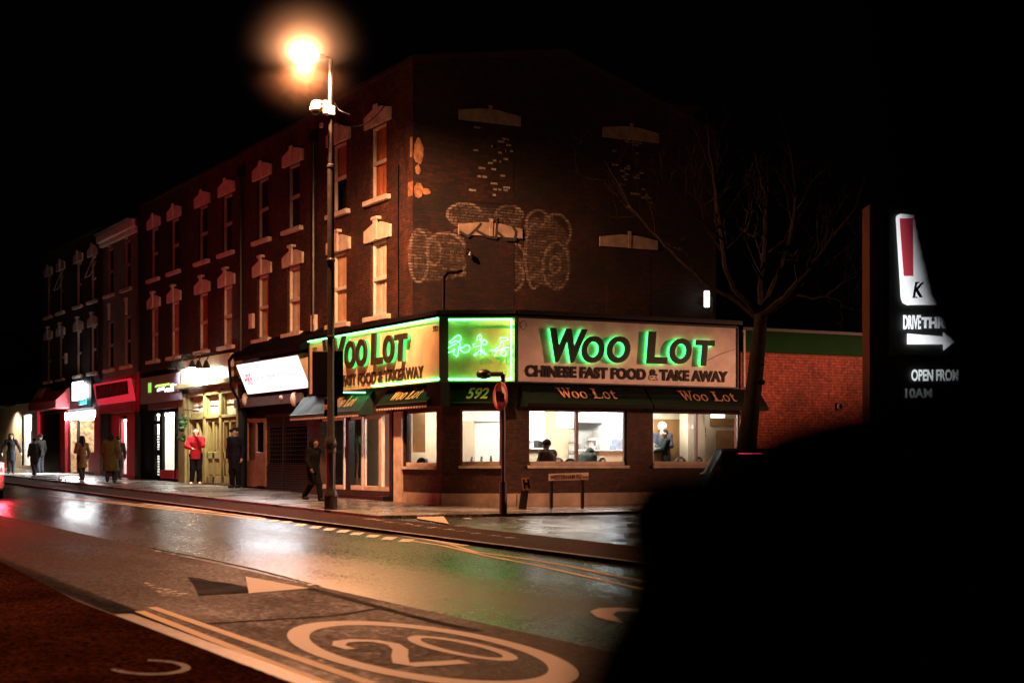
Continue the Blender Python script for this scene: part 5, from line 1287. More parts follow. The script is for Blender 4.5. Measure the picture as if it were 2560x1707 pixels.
lamp('SPOT', 'downlight_lamp', (XF - .8, x1_ + 1.0, 4.4), 900, (1, .72, .45), LBD, size=.15, aim=(XF - .2, x1_ + 1.0, 0), spot=150, blend=.6)  # added spot giving the pale wall its warm glow
FBK = thing('far_block', 'dim flat-roofed block with a pale parapet beyond the end of the terrace', 'building', (20, 150, gz(150)))
part('wall', MB().box(XF + 2, 50, 140, 175, 1.5, 9.6), M['brick_dark'], FBK); part('parapet', MB().box(XF + 1.8, 50.2, 139.8, 175.2, 9.602, 12.4), M['render'], FBK)

# ------------------------------------------------------------------ street lamp with its fittings
lb = GR(827, 1273, .11); LX, LY = lb.x, lb.y; LD = lb.x * SN + lb.y * CS
pz = lambda y: CAMZ + (HOR - y) * LD / FPX
LZ = pz(150)
def street_lamp(name, label, X, Y, zt, arm, hot, power, cone=178, blend=.3, side=0, scol=None):
    z0 = gz(Y, .11)
    s = thing(name, label, 'street lamp', (X, Y, z0), 'street lamps')
    h = zt - z0
    prof = [(.15, -.05), (.15, .26), (.165, .28), (.165, .33), (.115, .42), (.105, .55), (.105, 1.28), (.125, 1.30), (.125, 1.36), (.11, 1.40), (.13, 1.43), (.13, 1.50), (.10, 1.62), (.082, 1.66), (.078, 4.0), (.078, h * .76), (.09, h * .76 + .01), (.09, h * .76 + .06), (.062, h * .76 + .08), (.055, h)]
    part('post', MB().lathe(prof, (X, Y, z0), 16), M['steel'], s, smooth=True)
    part('ring', MB().lathe([(.085, 0), (.1, .02), (.1, .06), (.085, .08)], (X, Y, z0 + h * .55), 14).lathe([(.085, 0), (.095, .02), (.095, .05), (.085, .07)], (X, Y, z0 + h * .38), 14), M['steel'], s, smooth=True)
    ax_, ay_ = arm
    tip = Vector((X + ax_, Y + ay_, zt + .04))
    part('arm', MB().tube([(X, Y, zt - .02), (X + ax_ * .1, Y + ay_ * .1, zt + .03), tip], .03, 8), M['steel'], s, smooth=True)
    u = Vector((ax_, ay_, 0)).normalized(); vv = Vector((-u.y, u.x, 0))
    hd = MB()
    hd.ell((0, 0, 0), .20, .13, .08, 16, 8).xform(Matrix.Translation(tip + u * -.10 + Vector((0, 0, .0))) @ Matrix(((u.x, vv.x, 0, 0), (u.y, vv.y, 0, 0), (0, 0, 1, 0), (0, 0, 0, 1))))
    part('lantern', hd, M['steel'], s, smooth=True)
    bl = MB().ell((0, 0, 0), .36, .25, .25, 18, 12).xform(Matrix.Translation(tip + u * .26 + Vector((0, 0, -.02))) @ Matrix(((u.x, vv.x, 0, 0), (u.y, vv.y, 0, 0), (0, 0, 1, 0), (0, 0, 0, 1))))
    part('bowl', bl, em('sodium_bowl', (1, .56, .33), hot), s, smooth=True)
    lp = tip + u * .26 + Vector((0, 0, -.30))
    lamp('SPOT', 'sodium_light', lp, power, scol or SODIUM, s, size=.12, aim=lp + Vector((0, 0, -5)) - u * .1, spot=cone, blend=blend)
    if side: lamp('POINT', 'sodium_sidelight', lp, side, SODIUM, s, size=.12)
    return s
SODIUM = (1.0, .41, .185)
street_lamp('street_lamp', 'tall street lamp with glaring orange lantern carrying the camera and signal box', LX, LY, LZ, (-.45, -.1), 60, 14500, blend=.40)
mist((LX - .70, LY - .15, LZ + .05), 1.8, 3.4, col=(1, .70, .50), zlo=-.36, thin=.012)  # added glow volume standing in for bloom round the lantern
# CCTV dome camera on the post
zc_ = pz(272)
cc = thing('cctv_camera', 'white dome security camera bracketed to the lamp post below its lantern', 'camera', (LX, LY, zc_))
part('bracket', MB().box(LX - .19, LX - .091, LY - .08, LY + .08, zc_ - .13, zc_ + .15).box(LX - .09, LX + .07, LY - .09, LY + .09, zc_ - .15, zc_ + .05).tube([(LX - .18, LY, zc_ + .10), (LX - .28, LY, zc_ + .11), (LX - .34, LY, zc_ + .05)], .05, 8), M['upvc'], cc, bevel=.01)
part('housing', MB().lathe([(.03, .15), (.08, .12), (.14, -.05), (.135, -.08), (.115, -.10)], (LX - .36, LY, zc_ + .0), 18), M['upvc'], cc, smooth=True)
part('dome', MB().ell((LX - .36, LY, zc_ - .09), .10, .10, .09, 14, 8), M['ply'], cc, smooth=True)
part('band', MB().box(LX - .26, LX - .2, LY - .05, LY + .05, pz(322), pz(311)).tube([(LX + .08, LY, zc_ + .16), (LX + .2, LY, zc_ - .02), (LX + .5, LY + .1, zc_ - .06)], .012, 5), M['upvc'], cc)
# traffic signal seen from behind, and its small controller box
zt_, zb_ = pz(876), pz(988)
ts = thing('traffic_signal', 'black backing board of a traffic signal facing away, on the lamp post', 'traffic light', (LX, LY, zb_))
rv = Vector((CS, -SN, 0)); fw = Vector((SN, CS, 0)); mpx = LD / FPX
def tb_(mb, xa, xb, ya, yb, d0, d1):
    c = Vector((LX, LY, 0)) + rv * ((xa + xb) / 2 - 829) * mpx + fw * (d0 + d1) / 2; c.z = pz((ya + yb) / 2)
    return mb.obox(c, rv * (xb - xa) / 2 * mpx, fw * (d1 - d0) / 2, (0, 0, (yb - ya) / 2 * mpx))
part('backing_board', tb_(MB(), 780, 858, 876, 988, .17, .20), M['black'], ts, bevel=.02)
hdm = tb_(MB(), 783, 812, 882, 982, .205, .42)
part('signal_head', hdm, M['black'], ts, bevel=.02)
mb = MB()
for k in range(3):
    c = Vector((LX, LY, pz(899 + 33 * k))) + rv * (797 - 829) * mpx + fw * .43
    mb.tube([c, c + fw * .18], .12, 12)
part('lens_hood', mb, M['black'], ts)
part('bracket', tb_(tb_(MB(), 822, 836, 890, 896, .08, .17), 822, 836, 968, 974, .08, .17), M['iron'], ts)
cb_ = thing('controller_box', 'small dark control box with an orange label low on the lamp post', 'box', (LX, LY, pz(1040)))
part('case', tb_(MB(), 811, 844, 995, 1040, .09, .2), M['black'], cb_, bevel=.01)
part('label_plate', tb_(MB(), 811, 822, 1011, 1024, .075, .089), pm('orange_label', (.75, .24, .10), .5), cb_)
mb = MB()
for k in range(3): tb_(mb, 812.5, 820.5, 1013 + 3.6 * k, 1014.3 + 3.6 * k, .071, .0745)
part('label_print', mb, M['paper'], cb_)
# overhead cable to the house front
pA = Vector((LX, LY, pz(302))); pB = Vector((XF - .02, yb3, 10.3))
mb = MB(); pts = [pA.lerp(Vector((XF - .05, 38.2, 11.4)), k / 10) - Vector((0, 0, .5 * math.sin(math.pi * k / 10))) for k in range(11)]
mb.tube(pts, .012, 4)
solo('overhead_cable', mb, M['iron'], 'thin cable from the lamp post up to the corner building', 'cable', pA)
# further lamps of the same row, beyond the picture edges, whose light reaches the street
street_lamp('street_lamp', 'street lamp far to the right beyond the pylon, out of the frame', 46.0, 14.5, 6.9, (-.3, .35), 14, 36000, cone=179, blend=.06, scol=(1, .42, .24))
street_lamp('street_lamp', 'street lamp on the far left footway, out of the frame', 3.0, 62.0, 10.0, (.45, .1), 14, 1300, cone=164)
street_lamp('street_lamp', 'street lamp on the near footway beside the car, out of the frame', -3.0, 14.5, 8.5, (.45, .1), 14, 2300, cone=140, scol=(1, .36, .14))

# ------------------------------------------------------------------ signs on Westerham Road
def depth_of(x, ybase, off=.11):
    p = GR(x, ybase, off); return p, p.x * SN + p.y * CS
p, D = depth_of(1258, 1283)
sc = D / FPX; z_ = lambda y: CAMZ + (HOR - y) * sc
TS = thing('road_sign', 'round no-lorries road sign with its own dark lamp, turned half away by the corner', 'road sign', p)
part('post', MB().tube([p - Vector((0, 0, .05)), (p.x, p.y, z_(1203))], .085, 12).tube([(p.x, p.y, z_(1203)), (p.x, p.y, z_(955))], .045, 10), M['steel'], TS, smooth=True)
ang = TH + R(57); nrm = Vector((math.sin(ang), math.cos(ang), 0)) * -1
nrm = Vector((-math.cos(R(30) - TH) * 0 - math.sin(TH + R(58)), -math.cos(TH + R(58)), 0))
tu = Vector((-nrm.y, nrm.x, 0)); c0 = Vector((p.x, p.y, z_(990))) + nrm * .08
def disc(mb, r0, r1, off, n=32):
    for i in range(n):
        a, b = 2 * math.pi * i / n, 2 * math.pi * (i + 1) / n
        P_ = lambda r, t: c0 + nrm * off + tu * r * math.cos(t) + Vector((0, 0, r * math.sin(t)))
        mb.quad(P_(r1, a), P_(r1, b), P_(r0, b), P_(r0, a))
    return mb
part('plate', MB().tube([c0 - nrm * .012, c0], .305, 32), pm('sign_white', (.34, .26, .2), .5), TS)
part('red_ring', disc(MB(), .24, .30, .004), pm('sign_red', (.26, .03, .02), .45), TS)
mb = MB()
for xa, xb, za_, zb2 in ((-.16, .06, -.05, .10), (.07, .17, -.05, .05), (-.16, .17, -.08, -.055)):
    mb.prism([c0 + nrm * .005 + tu * xa + Vector((0, 0, za_)), c0 + nrm * .005 + tu * xb + Vector((0, 0, za_)), c0 + nrm * .005 + tu * xb + Vector((0, 0, zb2)), c0 + nrm * .005 + tu * xa + Vector((0, 0, zb2))], nrm * .003)
for xx in (-.1, .02, .12): mb.tube([c0 + nrm * .005 + tu * xx + Vector((0, 0, -.10)), c0 + nrm * .009 + tu * xx + Vector((0, 0, -.10))], .035, 10)
part('lorry_symbol', mb, M['black'], TS)
la = Vector((p.x, p.y, z_(935)))
part('lamp_arm', MB().tube([(p.x, p.y, z_(958)), la + Vector((0, 0, 0))], .055, 8).tube([la, la - rv * .36], .05, 8), M['iron'], TS)
part('lamp_head', MB().ell(la - rv * .42, .17, .17, .11, 12, 8), M['iron'], TS, smooth=True)
# hydrant marker
p, D = depth_of(1306, 1272); sc = D / FPX
HP = thing('hydrant_sign', 'small tilted plate lettered H on a dark leaning post by the corner', 'marker', p)
tp = Vector((p.x, p.y, CAMZ + (HOR - 1224) * sc)) + rv * .06
part('post', MB().obox((p + tp) / 2, rv * .09 , fw * .04, (tp - p) / 2), M['iron'], HP)
pcx = tp + Vector((0, 0, .14)) + rv * .03 - fw * .05
tl = (rv * math.cos(.12) + Vector((0, 0, math.sin(.12)))); tv = (Vector((0, 0, 1)) * math.cos(.12) - rv * math.sin(.12))
part('plate', MB().obox(pcx, tl * .095, fw * .01, tv * .15), pm('hydrant_yellow', (.26, .12, .03), .5), HP)
mb = MB(); write(mb, 'H', pcx - tl * .07 - tv * .11 - fw * .012, tl * .14, tv * .22, -fw * .006, .05); part('lettering', mb, M['black'], HP)
# street name plate
p, D = depth_of(1417, 1270); sc = D / FPX
NP = thing('street_name_sign', 'white street nameplate reading WESTERHAM RD on two low posts before the shop wall', 'street sign', p)
ppx = lambda x, y, o=0: Vector((p.x, p.y, 0)) + rv * (x - 1417) * sc - fw * o + Vector((0, 0, CAMZ + (HOR - y) * sc))
for x in (1378, 1456): part('post', MB().tube([ppx(x, 1270, -.02), ppx(x, 1186, -.02)], .045, 8), M['iron'], NP)
O = ppx(1371.5, 1201.5, .03); U = ppx(1471, 1198, .03) - O; V = ppx(1371.5, 1184, .03) - O
part('plate', MB().prism([O, O + U, O + U + V, O + V], fw * .03), pm('nameplate', (.60, .50, .46), .5, var=.08), NP)
mb = MB(); write(mb, 'WESTERHAM RD', O + U * .03 + V * .2, U * .80, V * .62, -fw * .006, .02); write(mb, 'E10', O + U * .865 + V * .22, U * .11, V * .30, -fw * .006, .01)
part('lettering', mb, pm('nameplate_letter', (.10, .015, .012), .5), NP)

# ------------------------------------------------------------------ pylon sign at the right
def pyl():
    D = 24.0
    P = lambda x, y, o=0: ZP(x, y, D + o)
    base = P(2260, 1400); base.z = gz(base.y, .11)
    s = thing('pylon_sign', 'tall dark drive-through pylon with a lit white and red panel, partly hidden at the right', 'sign', base)
    zb0 = base.z
    a = P(2174, 511); b = P(2190, 511)
    m = pm('pylon_brown', (.07, .018, .007), .85, var=.12, scale=2, spec=.03)
    mb = MB().prism([(a.x, a.y, zb0), (b.x, b.y, zb0), tuple(Vector((b.x, b.y, zb0)) + fw * .5), tuple(Vector((a.x, a.y, zb0)) + fw * .5)], (0, 0, a.z - zb0)); part('side_post', mb, m, s)
    c = P(2191, 515); d = P(2480, 515)
    mb = MB().prism([(c.x, c.y, zb0), (d.x, d.y, zb0), tuple(Vector((d.x, d.y, zb0)) + fw * .45), tuple(Vector((c.x, c.y, zb0)) + fw * .45)], (0, 0, c.z - zb0)); part('cabinet', mb, pm('pylon_dark', (.018, .018, .018), .4, var=.2), s)
    e = P(2222, 517, -.012); f_ = P(2478, 517, -.012); g_ = P(2222, 888, -.012); mb = MB().prism([(e.x, e.y, g_.z), (f_.x, f_.y, g_.z), (f_.x, f_.y, e.z), (e.x, e.y, e.z)], fw * .011); part('face_panel', mb, pm('pylon_face', (.05, .055, .052), .45, var=.15), s)
    def fl(pts, o, th, nm, mt): part(nm, MB().prism([P(x, y, o) for x, y in pts], fw * th), mt, s)
    wh = em('lit_white', (.93, .95, 1.0), 3.0)
    fl([(2240, 545), (2242, 539), (2250, 535), (2400, 548), (2420, 552), (2394, 748), (2385, 762), (2268, 762), (2258, 757), (2253, 745)], -.045, .03, 'lit_panel', wh)
    rd = em('lit_red', (1.0, .09, .14), 1.3)
    fl([(2248.5, 546), (2282, 546), (2283, 690), (2259, 690)], -.055, .008, 'red_stripe', rd)
    fl([(2330, 556), (2362, 560), (2355, 692), (2330, 692)], -.055, .008, 'red_stripe', rd)
    blk = pm('sign_ink', (.004, .004, .004), .6)
    def tx(t, x0, x1, yt, yb, mt, nm, bold=.03, shear=0):
        mb = MB(); O = P(x0, yb, -.054); U = P(x1, yb, -.054) - O; V = P(x0, yt, -.054) - O; write(mb, t, O, U, V, -fw * .008, bold, shear); part(nm, mb, mt, s)
    tx('K', 2281, 2313, 706, 744, blk, 'initial', .03, .25)
    # letter serifs
    fl([(2281, 742), (2293, 742), (2293, 745), (2280, 745)], -.056, .003, 'initial_serif', blk); fl([(2287, 705), (2299, 705), (2299, 708), (2287, 708)], -.056, .003, 'initial_serif', blk)
    wt = em('lit_letters', (.92, .95, 1.0), 2.4)
    tx('DRIVE', 2258, 2302, 788, 823, wt, 'lettering'); tx('THRU', 2303, 2380, 793, 821, wt, 'lettering', .05)
    fl([(2268, 834), (2356, 841), (2357, 830), (2388, 853), (2358, 876), (2357, 861), (2268, 860)], -.055, .01, 'arrow', wt)
    fl([(2229, 891), (2330, 893), (2330, 903), (2229, 905)], -.05, .04, 'lower_trim', m)
    wt2 = em('lit_letters_dim', (.88, .95, .96), 1.5)
    tx('OPEN FROM', 2278, 2395, 923, 952, wt2, 'lettering'); tx('10AM', 2263, 2330, 970, 994, em('lit_letters_faint', (.7, .8, .8), .25), 'lettering')
    return s
pyl()
# ------------------------------------------------------------------ bare street tree
TD = 37.3
def TP(x, y, o=0): return ZP(x, y, TD + o)
tbase = GR(1866, 1250, .11)
tb0 = TP(1858, 1250); tb0.z = gz(tb0.y, .11)
TR = thing('street_tree', 'bare winter street tree with forked trunk in front of the long signboard', 'tree', tb0)
bark = pm('bark', (.0075, .0055, .004), .9, var=.6, scale=9, bump=.8, spec=.06)
mp_ = TD / FPX
tk = MB()
tk.tube([tb0 - Vector((0, 0, .1)), tb0 + Vector((0, 0, .15)), TP(1860, 1190), TP(1866, 1121), TP(1878, 1020, .05), TP(1889, 930), TP(1894, 880), TP(1900, 820), TP(1903, 775)], [.30, .26, .245, .235, .20, .185, .175, .155, .15], 12)
for x, y, r in ((1905, 912, .05), (1906, 955, .06), (1880, 1000, .05)): tk.ell(TP(x, y, -.1), r * 1.2, r * 1.2, r, 8, 6)
part('trunk', tk, bark, TR, smooth=True)
br = MB(); rt = random.Random(11)
def limb(pts, r0, r1, o0, o1, twigs=3, lv=0):
    P_ = [TP(x, y, o0 + (o1 - o0) * i / (len(pts) - 1)) for i, (x, y) in enumerate(pts)]
    Q = []
    for i in range(len(P_) - 1):
        for k in range(3): Q.append(P_[i].lerp(P_[i + 1], k / 3) + (Vector((rt.uniform(-1, 1), rt.uniform(-1, 1), rt.uniform(-1, 1))) * .02 if (i or k) else Vector()))
    Q.append(P_[-1])
    n = len(Q); br.tube(Q, [r0 + (r1 - r0) * i / (n - 1) for i in range(n)], 7 if r0 > .03 else 5)
    for t in range(twigs):
        i = rt.randrange(n // 4, n - 1); twig(Q[i], (Q[i + 1] - Q[i]).normalized(), (r0 + (r1 - r0) * i / (n - 1)) * .5, rt.uniform(.7, 1.7), 2)
def twig(p, d, r, L_, lv):
    ax_ = Vector((rt.uniform(-1, 1), rt.uniform(-1, 1), rt.uniform(-.3, 1))).normalized()
    d = (d * .7 + ax_ * .8 + Vector((0, 0, .15))).normalized(); pts = [p]; q = p
    n = 6
    for k in range(n):
        d = (d + Vector((rt.uniform(-1, 1), rt.uniform(-1, 1), rt.uniform(-.6, 1))) * .22).normalized(); q = q + d * L_ / n; pts.append(q)
    r = max(r, .007); br.tube(pts, [max(.004, r * (1 - .8 * k / n)) for k in range(n + 1)], 4)
    if lv > 0:
        for _ in range(3): twig(pts[rt.randrange(2, n)], d, r * .6, L_ * rt.uniform(.4, .7), lv - 1)
limb([(1902, 785), (1880, 762), (1840, 722), (1815, 660), (1806, 600), (1796, 530), (1788, 450), (1774, 370), (1770, 310)], .12, .025, 0, -.8, 7)
limb([(1903, 780), (1905, 720), (1912, 640), (1915, 560), (1918, 500), (1900, 440), (1885, 380)], .11, .02, .1, .9, 7)
limb([(1904, 780), (1930, 730), (1958, 660), (1978, 590), (1990, 500), (1985, 420), (1968, 340), (1930, 240)], .10, .015, 0, .5, 7)
limb([(1906, 786), (1960, 745), (2010, 690), (2050, 640), (2090, 580), (2140, 520), (2160, 440)], .10, .015, -.1, -.9, 6)
limb([(1908, 790), (1980, 742), (2030, 715), (2080, 650), (2140, 600), (2175, 580)], .07, .012, 0, .8, 5)
limb([(1992, 738), (2030, 748), (2060, 742), (2100, 712), (2140, 690), (2172, 655)], .03, .006, -.4, -1.2, 4)
limb([(2060, 742), (2090, 748), (2110, 770), (2140, 775), (2172, 785)], .014, .004, -.5, -1, 2)
limb([(1900, 800), (1850, 760), (1760, 705), (1690, 640), (1650, 600), (1612, 560), (1580, 520), (1540, 450), (1510, 400)], .06, .010, .1, 1.4, 5)
limb([(1585, 540), (1540, 545), (1500, 530), (1468, 512)], .014, .004, 1, 1.2, 1)
limb([(1515, 450), (1480, 448), (1455, 440), (1440, 430)], .012, .004, 1.2, 1.4, 1)
limb([(1915, 640), (1960, 600), (2000, 540), (2040, 480), (2100, 420)], .04, .01, .5, 1.4, 4)
limb([(1806, 600), (1760, 560), (1720, 520), (1680, 470)], .03, .008, -.5, -1.2, 4)
limb([(1905, 700), (1870, 640), (1830, 590), (1790, 560)], .04, .01, .2, -.8, 4)
part('branches', br, bark, TR, smooth=True)

# ------------------------------------------------------------------ smooth bodies: blended cones -> surface nets
def sdf_mesh(prims, h, k=.03, cuts=()):
    """prims: (a, b, ra, rb, fy) rounded cones (fy squashes front-back); one continuous surface"""
    pts = np.array([p[0] for p in prims] + [p[1] for p in prims]); rm = max(max(p[2], p[3]) for p in prims) * 1.3 + .04
    lo, hi = pts.min(0) - rm, pts.max(0) + rm
    n = np.ceil((hi - lo) / h).astype(int) + 1
    ax_ = [lo[i] + h * np.arange(n[i]) for i in range(3)]
    Gx, Gy, Gz = np.meshgrid(*ax_, indexing='ij'); d = None
    for a, b, ra, rb, fy in prims:
        a = np.array(a, float); b = np.array(b, float); ab = b - a; L2 = max(1e-9, float(ab @ ab))
        t = np.clip(((Gx - a[0]) * ab[0] + (Gy - a[1]) * ab[1] + (Gz - a[2]) * ab[2]) / L2, 0, 1)
        q = np.sqrt((Gx - a[0] - ab[0] * t) ** 2 + ((Gy - a[1] - ab[1] * t) / fy) ** 2 + (Gz - a[2] - ab[2] * t) ** 2) - (ra + (rb - ra) * t)
        if d is None: d = q
        else:
            hh = np.clip(.5 + .5 * (d - q) / k, 0, 1); d = d * (1 - hh) + q * hh - k * hh * (1 - hh)
    for (p0, nn) in cuts:
        d = np.maximum(d, (Gx - p0[0]) * nn[0] + (Gy - p0[1]) * nn[1] + (Gz - p0[2]) * nn[2])
    s = d < 0
    c = [(i, j, l) for i in (0, 1) for j in (0, 1) for l in (0, 1)]
    sub = lambda A_, o: A_[o[0]:A_.shape[0] - 1 + o[0], o[1]:A_.shape[1] - 1 + o[1], o[2]:A_.shape[2] - 1 + o[2]]
    cnt = sum(sub(s, o).astype(int) for o in c); act = (cnt > 0) & (cnt < 8)
    acc = np.zeros(act.shape + (3,)); num = np.zeros(act.shape)
    for o in c:
        for axn in range(3):
            if o[axn]: continue
            o2 = list(o); o2[axn] = 1
            da, db = sub(d, o), sub(d, o2); x = (da < 0) != (db < 0)
            t = np.where(x, da / np.where(x, da - db, 1), 0)
            for m in range(3): acc[..., m] += np.where(x, o[m] + (t if m == axn else 0), 0)
            num += x
    idx = -np.ones(act.shape, int); ii = np.argwhere(act); idx[act] = np.arange(len(ii))
    V = lo + h * (ii + acc[act] / num[act][:, None]); F_ = []
    for axn in range(3):
        u, v = [(1, 2), (2, 0), (0, 1)][axn]
        sl0 = [slice(None)] * 3; sl1 = [slice(None)] * 3; sl0[axn] = slice(0, -1); sl1[axn] = slice(1, None)
        ch = s[tuple(sl0)] != s[tuple(sl1)]; E_ = np.argwhere(ch)
        E_ = E_[(E_[:, u] > 0) & (E_[:, v] > 0) & (E_[:, u] < s.shape[u] - 1) & (E_[:, v] < s.shape[v] - 1)]
        q = []
        for du, dv in ((-1, -1), (0, -1), (0, 0), (-1, 0)):
            e = E_.copy(); e[:, u] += du; e[:, v] += dv; q.append(idx[e[:, 0], e[:, 1], e[:, 2]])
        q = np.stack(q, 1); ins = s[E_[:, 0], E_[:, 1], E_[:, 2]]
        q = np.where(ins[:, None], q, q[:, ::-1]); F_ += [tuple(r) for r in q.tolist() if min(r) >= 0]
    mb = MB(); mb.v = [Vector(p) for p in V]; mb.f = F_; return mb

def person(label, X, Y, z, yaw, hgt, pose=None, coat=None, coat_len=.75, trousers=(.02, .02, .025), skin=(.35, .2, .14), hair=(.01, .008, .007), hairstyle='short', head_turn=0, puffy=.0, shoes=(.02, .02, .02), h=.013, extra=(), seated=False, group=None, flare=.0):
    J = dict(pel=(0, 0, .94), waist=(0, 0, 1.08), chest=(0, .01, 1.30), neck=(0, 0, 1.47), head=(0, .02, 1.62),
             shL=(-.185, 0, 1.42), elL=(-.25, -.03, 1.13), wrL=(-.25, .04, .88), shR=(.185, 0, 1.42), elR=(.25, -.03, 1.13), wrR=(.25, .04, .88),
             hiL=(-.09, 0, .90), knL=(-.10, .03, .49), anL=(-.10, -.01, .09), hiR=(.09, 0, .90), knR=(.10, .03, .49), anR=(.10, -.01, .09))
    J.update(pose or {}); J = {k: np.array(v, float) for k, v in J.items()}
    hd = J['head']; up = hd - J['neck']; ct, st = math.cos(head_turn), math.sin(head_turn)
    fwd = np.array([-st, ct, 0]); rgt = np.array([ct, st, 0]); Hd = lambda r, f, u: hd + rgt * r + fwd * f + np.array([0, 0, u])
    P = [(J['pel'], J['waist'], .15, .13, .75), (J['waist'], J['chest'], .13, .155, .72), (J['chest'], J['neck'] - [0, 0, .06], .15, .08, .75), (J['neck'] - [0, 0, .05], Hd(0, -.01, -.06), .058, .055, 1),
         (J['shL'], J['shR'], .065, .065, 1),
         (Hd(0, -.01, .03), Hd(0, .005, .02), .098, .096, 1.08), (Hd(0, .02, -.05), Hd(0, .035, -.075), .068, .05, 1), (Hd(0, .095, 0), Hd(0, .112, -.03), .013, .017, 1),
         (Hd(-.092, -.01, -.01), Hd(-.095, -.02, .02), .018, .02, 1), (Hd(.092, -.01, -.01), Hd(.095, -.02, .02), .018, .02, 1), (Hd(-.05, .082, .025), Hd(.05, .082, .025), .018, .018, 1), (Hd(-.02, .088, -.06), Hd(.02, .088, -.06), .012, .012, 1)]
    for s in 'LR':
        sg = -1 if s == 'L' else 1
        P += [(J['sh' + s], J['el' + s], .056, .043, 1), (J['el' + s], J['wr' + s], .043, .030, 1), (J['hi' + s], J['kn' + s], .092, .06, 1), (J['kn' + s], J['an' + s], .06, .040, 1)]
        an = J['an' + s]; sl = an - J['kn' + s]; P.append((an + [0, -.03, -.04], an + [sg * .015, .14, -.055], .038, .032, 1))
        wv = J['wr' + s] - J['el' + s]; wv = wv / np.linalg.norm(wv); side = np.array([0, 1, 0]) - wv * wv[1]; side /= max(1e-6, np.linalg.norm(side)); pal = np.cross(wv, side) * sg
        hc = J['wr' + s] + wv * .05
        P.append((J['wr' + s], J['wr' + s] + wv * .075, .030, .036, 1))
        for q, ln in ((-.027, .062), (-.009, .075), (.009, .07), (.027, .052)):
            b0 = J['wr' + s] + wv * .085 + side * (-q); P += [(b0, b0 + wv * ln * .5 - pal * .008, .0105, .0095, 1), (b0 + wv * ln * .5 - pal * .008, b0 + wv * ln * .9 - pal * .03, .0095, .008, 1)]
        P.append((J['wr' + s] + wv * .03 + side * .03, J['wr' + s] + wv * .085 + side * .058, .013, .010, 1))
    T_ = Matrix.Translation((X, Y, z)) @ Matrix.Rotation(yaw, 4, 'Z') @ Matrix.Scale(hgt / 1.73, 4)
    mkm = lambda nm, c, r=.85: pm(nm, c, r, var=.25, scale=10, spec=.3 if nm == 'skin' else .08)
    body = solo('person', sdf_mesh(P, .012, .022).xform(T_), mkm('skin', skin, .6), label, 'person', (X, Y, z), group, smooth=True)
    def cl(nm, prims, c, hh=h, k=.035, cuts=(), r=.85): part(nm, sdf_mesh(prims, hh, k, cuts).xform(T_), mkm(nm, c, r), body, smooth=True)
    e = .024
    leg = []
    for s in 'LR': leg += [(J['hi' + s], J['kn' + s], .092 + e, .066 + e, 1), (J['kn' + s], J['an' + s] + [0, 0, .03], .066 + e, .050 + e, 1)]
    leg.append((J['hiL'] + [0, 0, .03], J['hiR'] + [0, 0, .03], .12, .12, .85))
    cl('trousers', leg, trousers)
    sh_ = []
    for s in 'LR':
        an = J['an' + s]; sg = -1 if s == 'L' else 1; sh_ += [(an + [0, -.04, -.035], an + [sg * .015, .15, -.05], .052, .044, 1), (an + [0, 0, .02], an + [0, -.01, -.03], .05, .05, 1)]
    cl('shoes', sh_, shoes, .012, .02)
    if coat:
        q = puffy
        C_ = [(J['pel'], J['waist'], .165 + q, .15 + q, .8), (J['waist'], J['chest'], .15 + q, .175 + q, .78), (J['chest'], J['neck'] - [0, 0, .04], .165 + q, .085, .8), (J['shL'], J['shR'], .085 + q * .5, .085 + q * .5, 1), (J['neck'] - [0, 0, .04], J['neck'] + [0, -.01, 0], .075, .07, 1)]
        for s in 'LR': C_ += [(J['sh' + s], J['el' + s], .078 + q * .6, .064 + q * .6, 1), (J['el' + s], J['wr' + s], .064 + q * .6, .050 + q * .3, 1)]
        if not seated:
            lo = np.array([J['pel'][0], J['pel'][1], coat_len]); C_ += [(J['pel'], lo, .165 + q, .17 + q + flare, .85)]
            C_[-1] = (J['pel'], lo - [0, 0, .12], .165 + q, .18 + q + flare, .85); cuts = [((0, 0, coat_len), (0, 0, -1))] if coat_len < .81 else ()
        else: cuts = ()
        cl('coat', C_, coat, cuts=cuts)
    if hairstyle:
        HS = {'short': [(Hd(0, -.03, .05), Hd(0, -.02, .04), .098, .10, 1)], 'bald': [], 'long': [(Hd(0, -.03, .045), Hd(0, -.03, .03), .112, .11, 1), (Hd(-.07, -.045, 0), Hd(-.085, -.03, -.28), .05, .05, 1), (Hd(.07, -.045, 0), Hd(.085, -.03, -.28), .05, .05, 1), (Hd(0, -.08, 0), Hd(0, -.08, -.30), .07, .07, 1)],
              'beanie': [(Hd(0, -.012, .06), Hd(0, -.012, .04), .115, .113, 1)], 'hood': [(Hd(0, -.04, .03), Hd(0, -.03, -.08), .13, .12, 1), (Hd(0, -.06, -.10), Hd(0, -.05, -.16), .12, .14, .9)], 'cap': [(Hd(0, -.015, .07), Hd(0, -.015, .05), .107, .106, 1), (Hd(0, .08, .06), Hd(0, .14, .05), .06, .05, 1)],
              'bun': [(Hd(0, -.03, .05), Hd(0, -.02, .035), .107, .106, 1), (Hd(0, -.13, .05), Hd(0, -.15, .04), .05, .05, 1)]}[hairstyle]
        nm = 'hat' if hairstyle in ('beanie', 'cap') else ('hood' if hairstyle == 'hood' else 'hair')
        if HS: cl(nm, HS, hair, .011, .02, cuts=[(Hd(0, .055 if hairstyle != 'cap' else .3, 0), fwd - np.array([0, 0, .55]))] if hairstyle not in ('beanie', 'cap') else [(Hd(0, 0, .015), np.array([0, 0, -1]))])
    if hairstyle != 'hood' or True:
        em_ = MB()
        for sx in (-.034, .034): em_.ell(Hd(sx, .094, .008), .011, .008, .009, 8, 6)
        part('eyes', em_.xform(T_), M['ply'], body)
    for nm, prims, c in extra: cl(nm, prims, c)
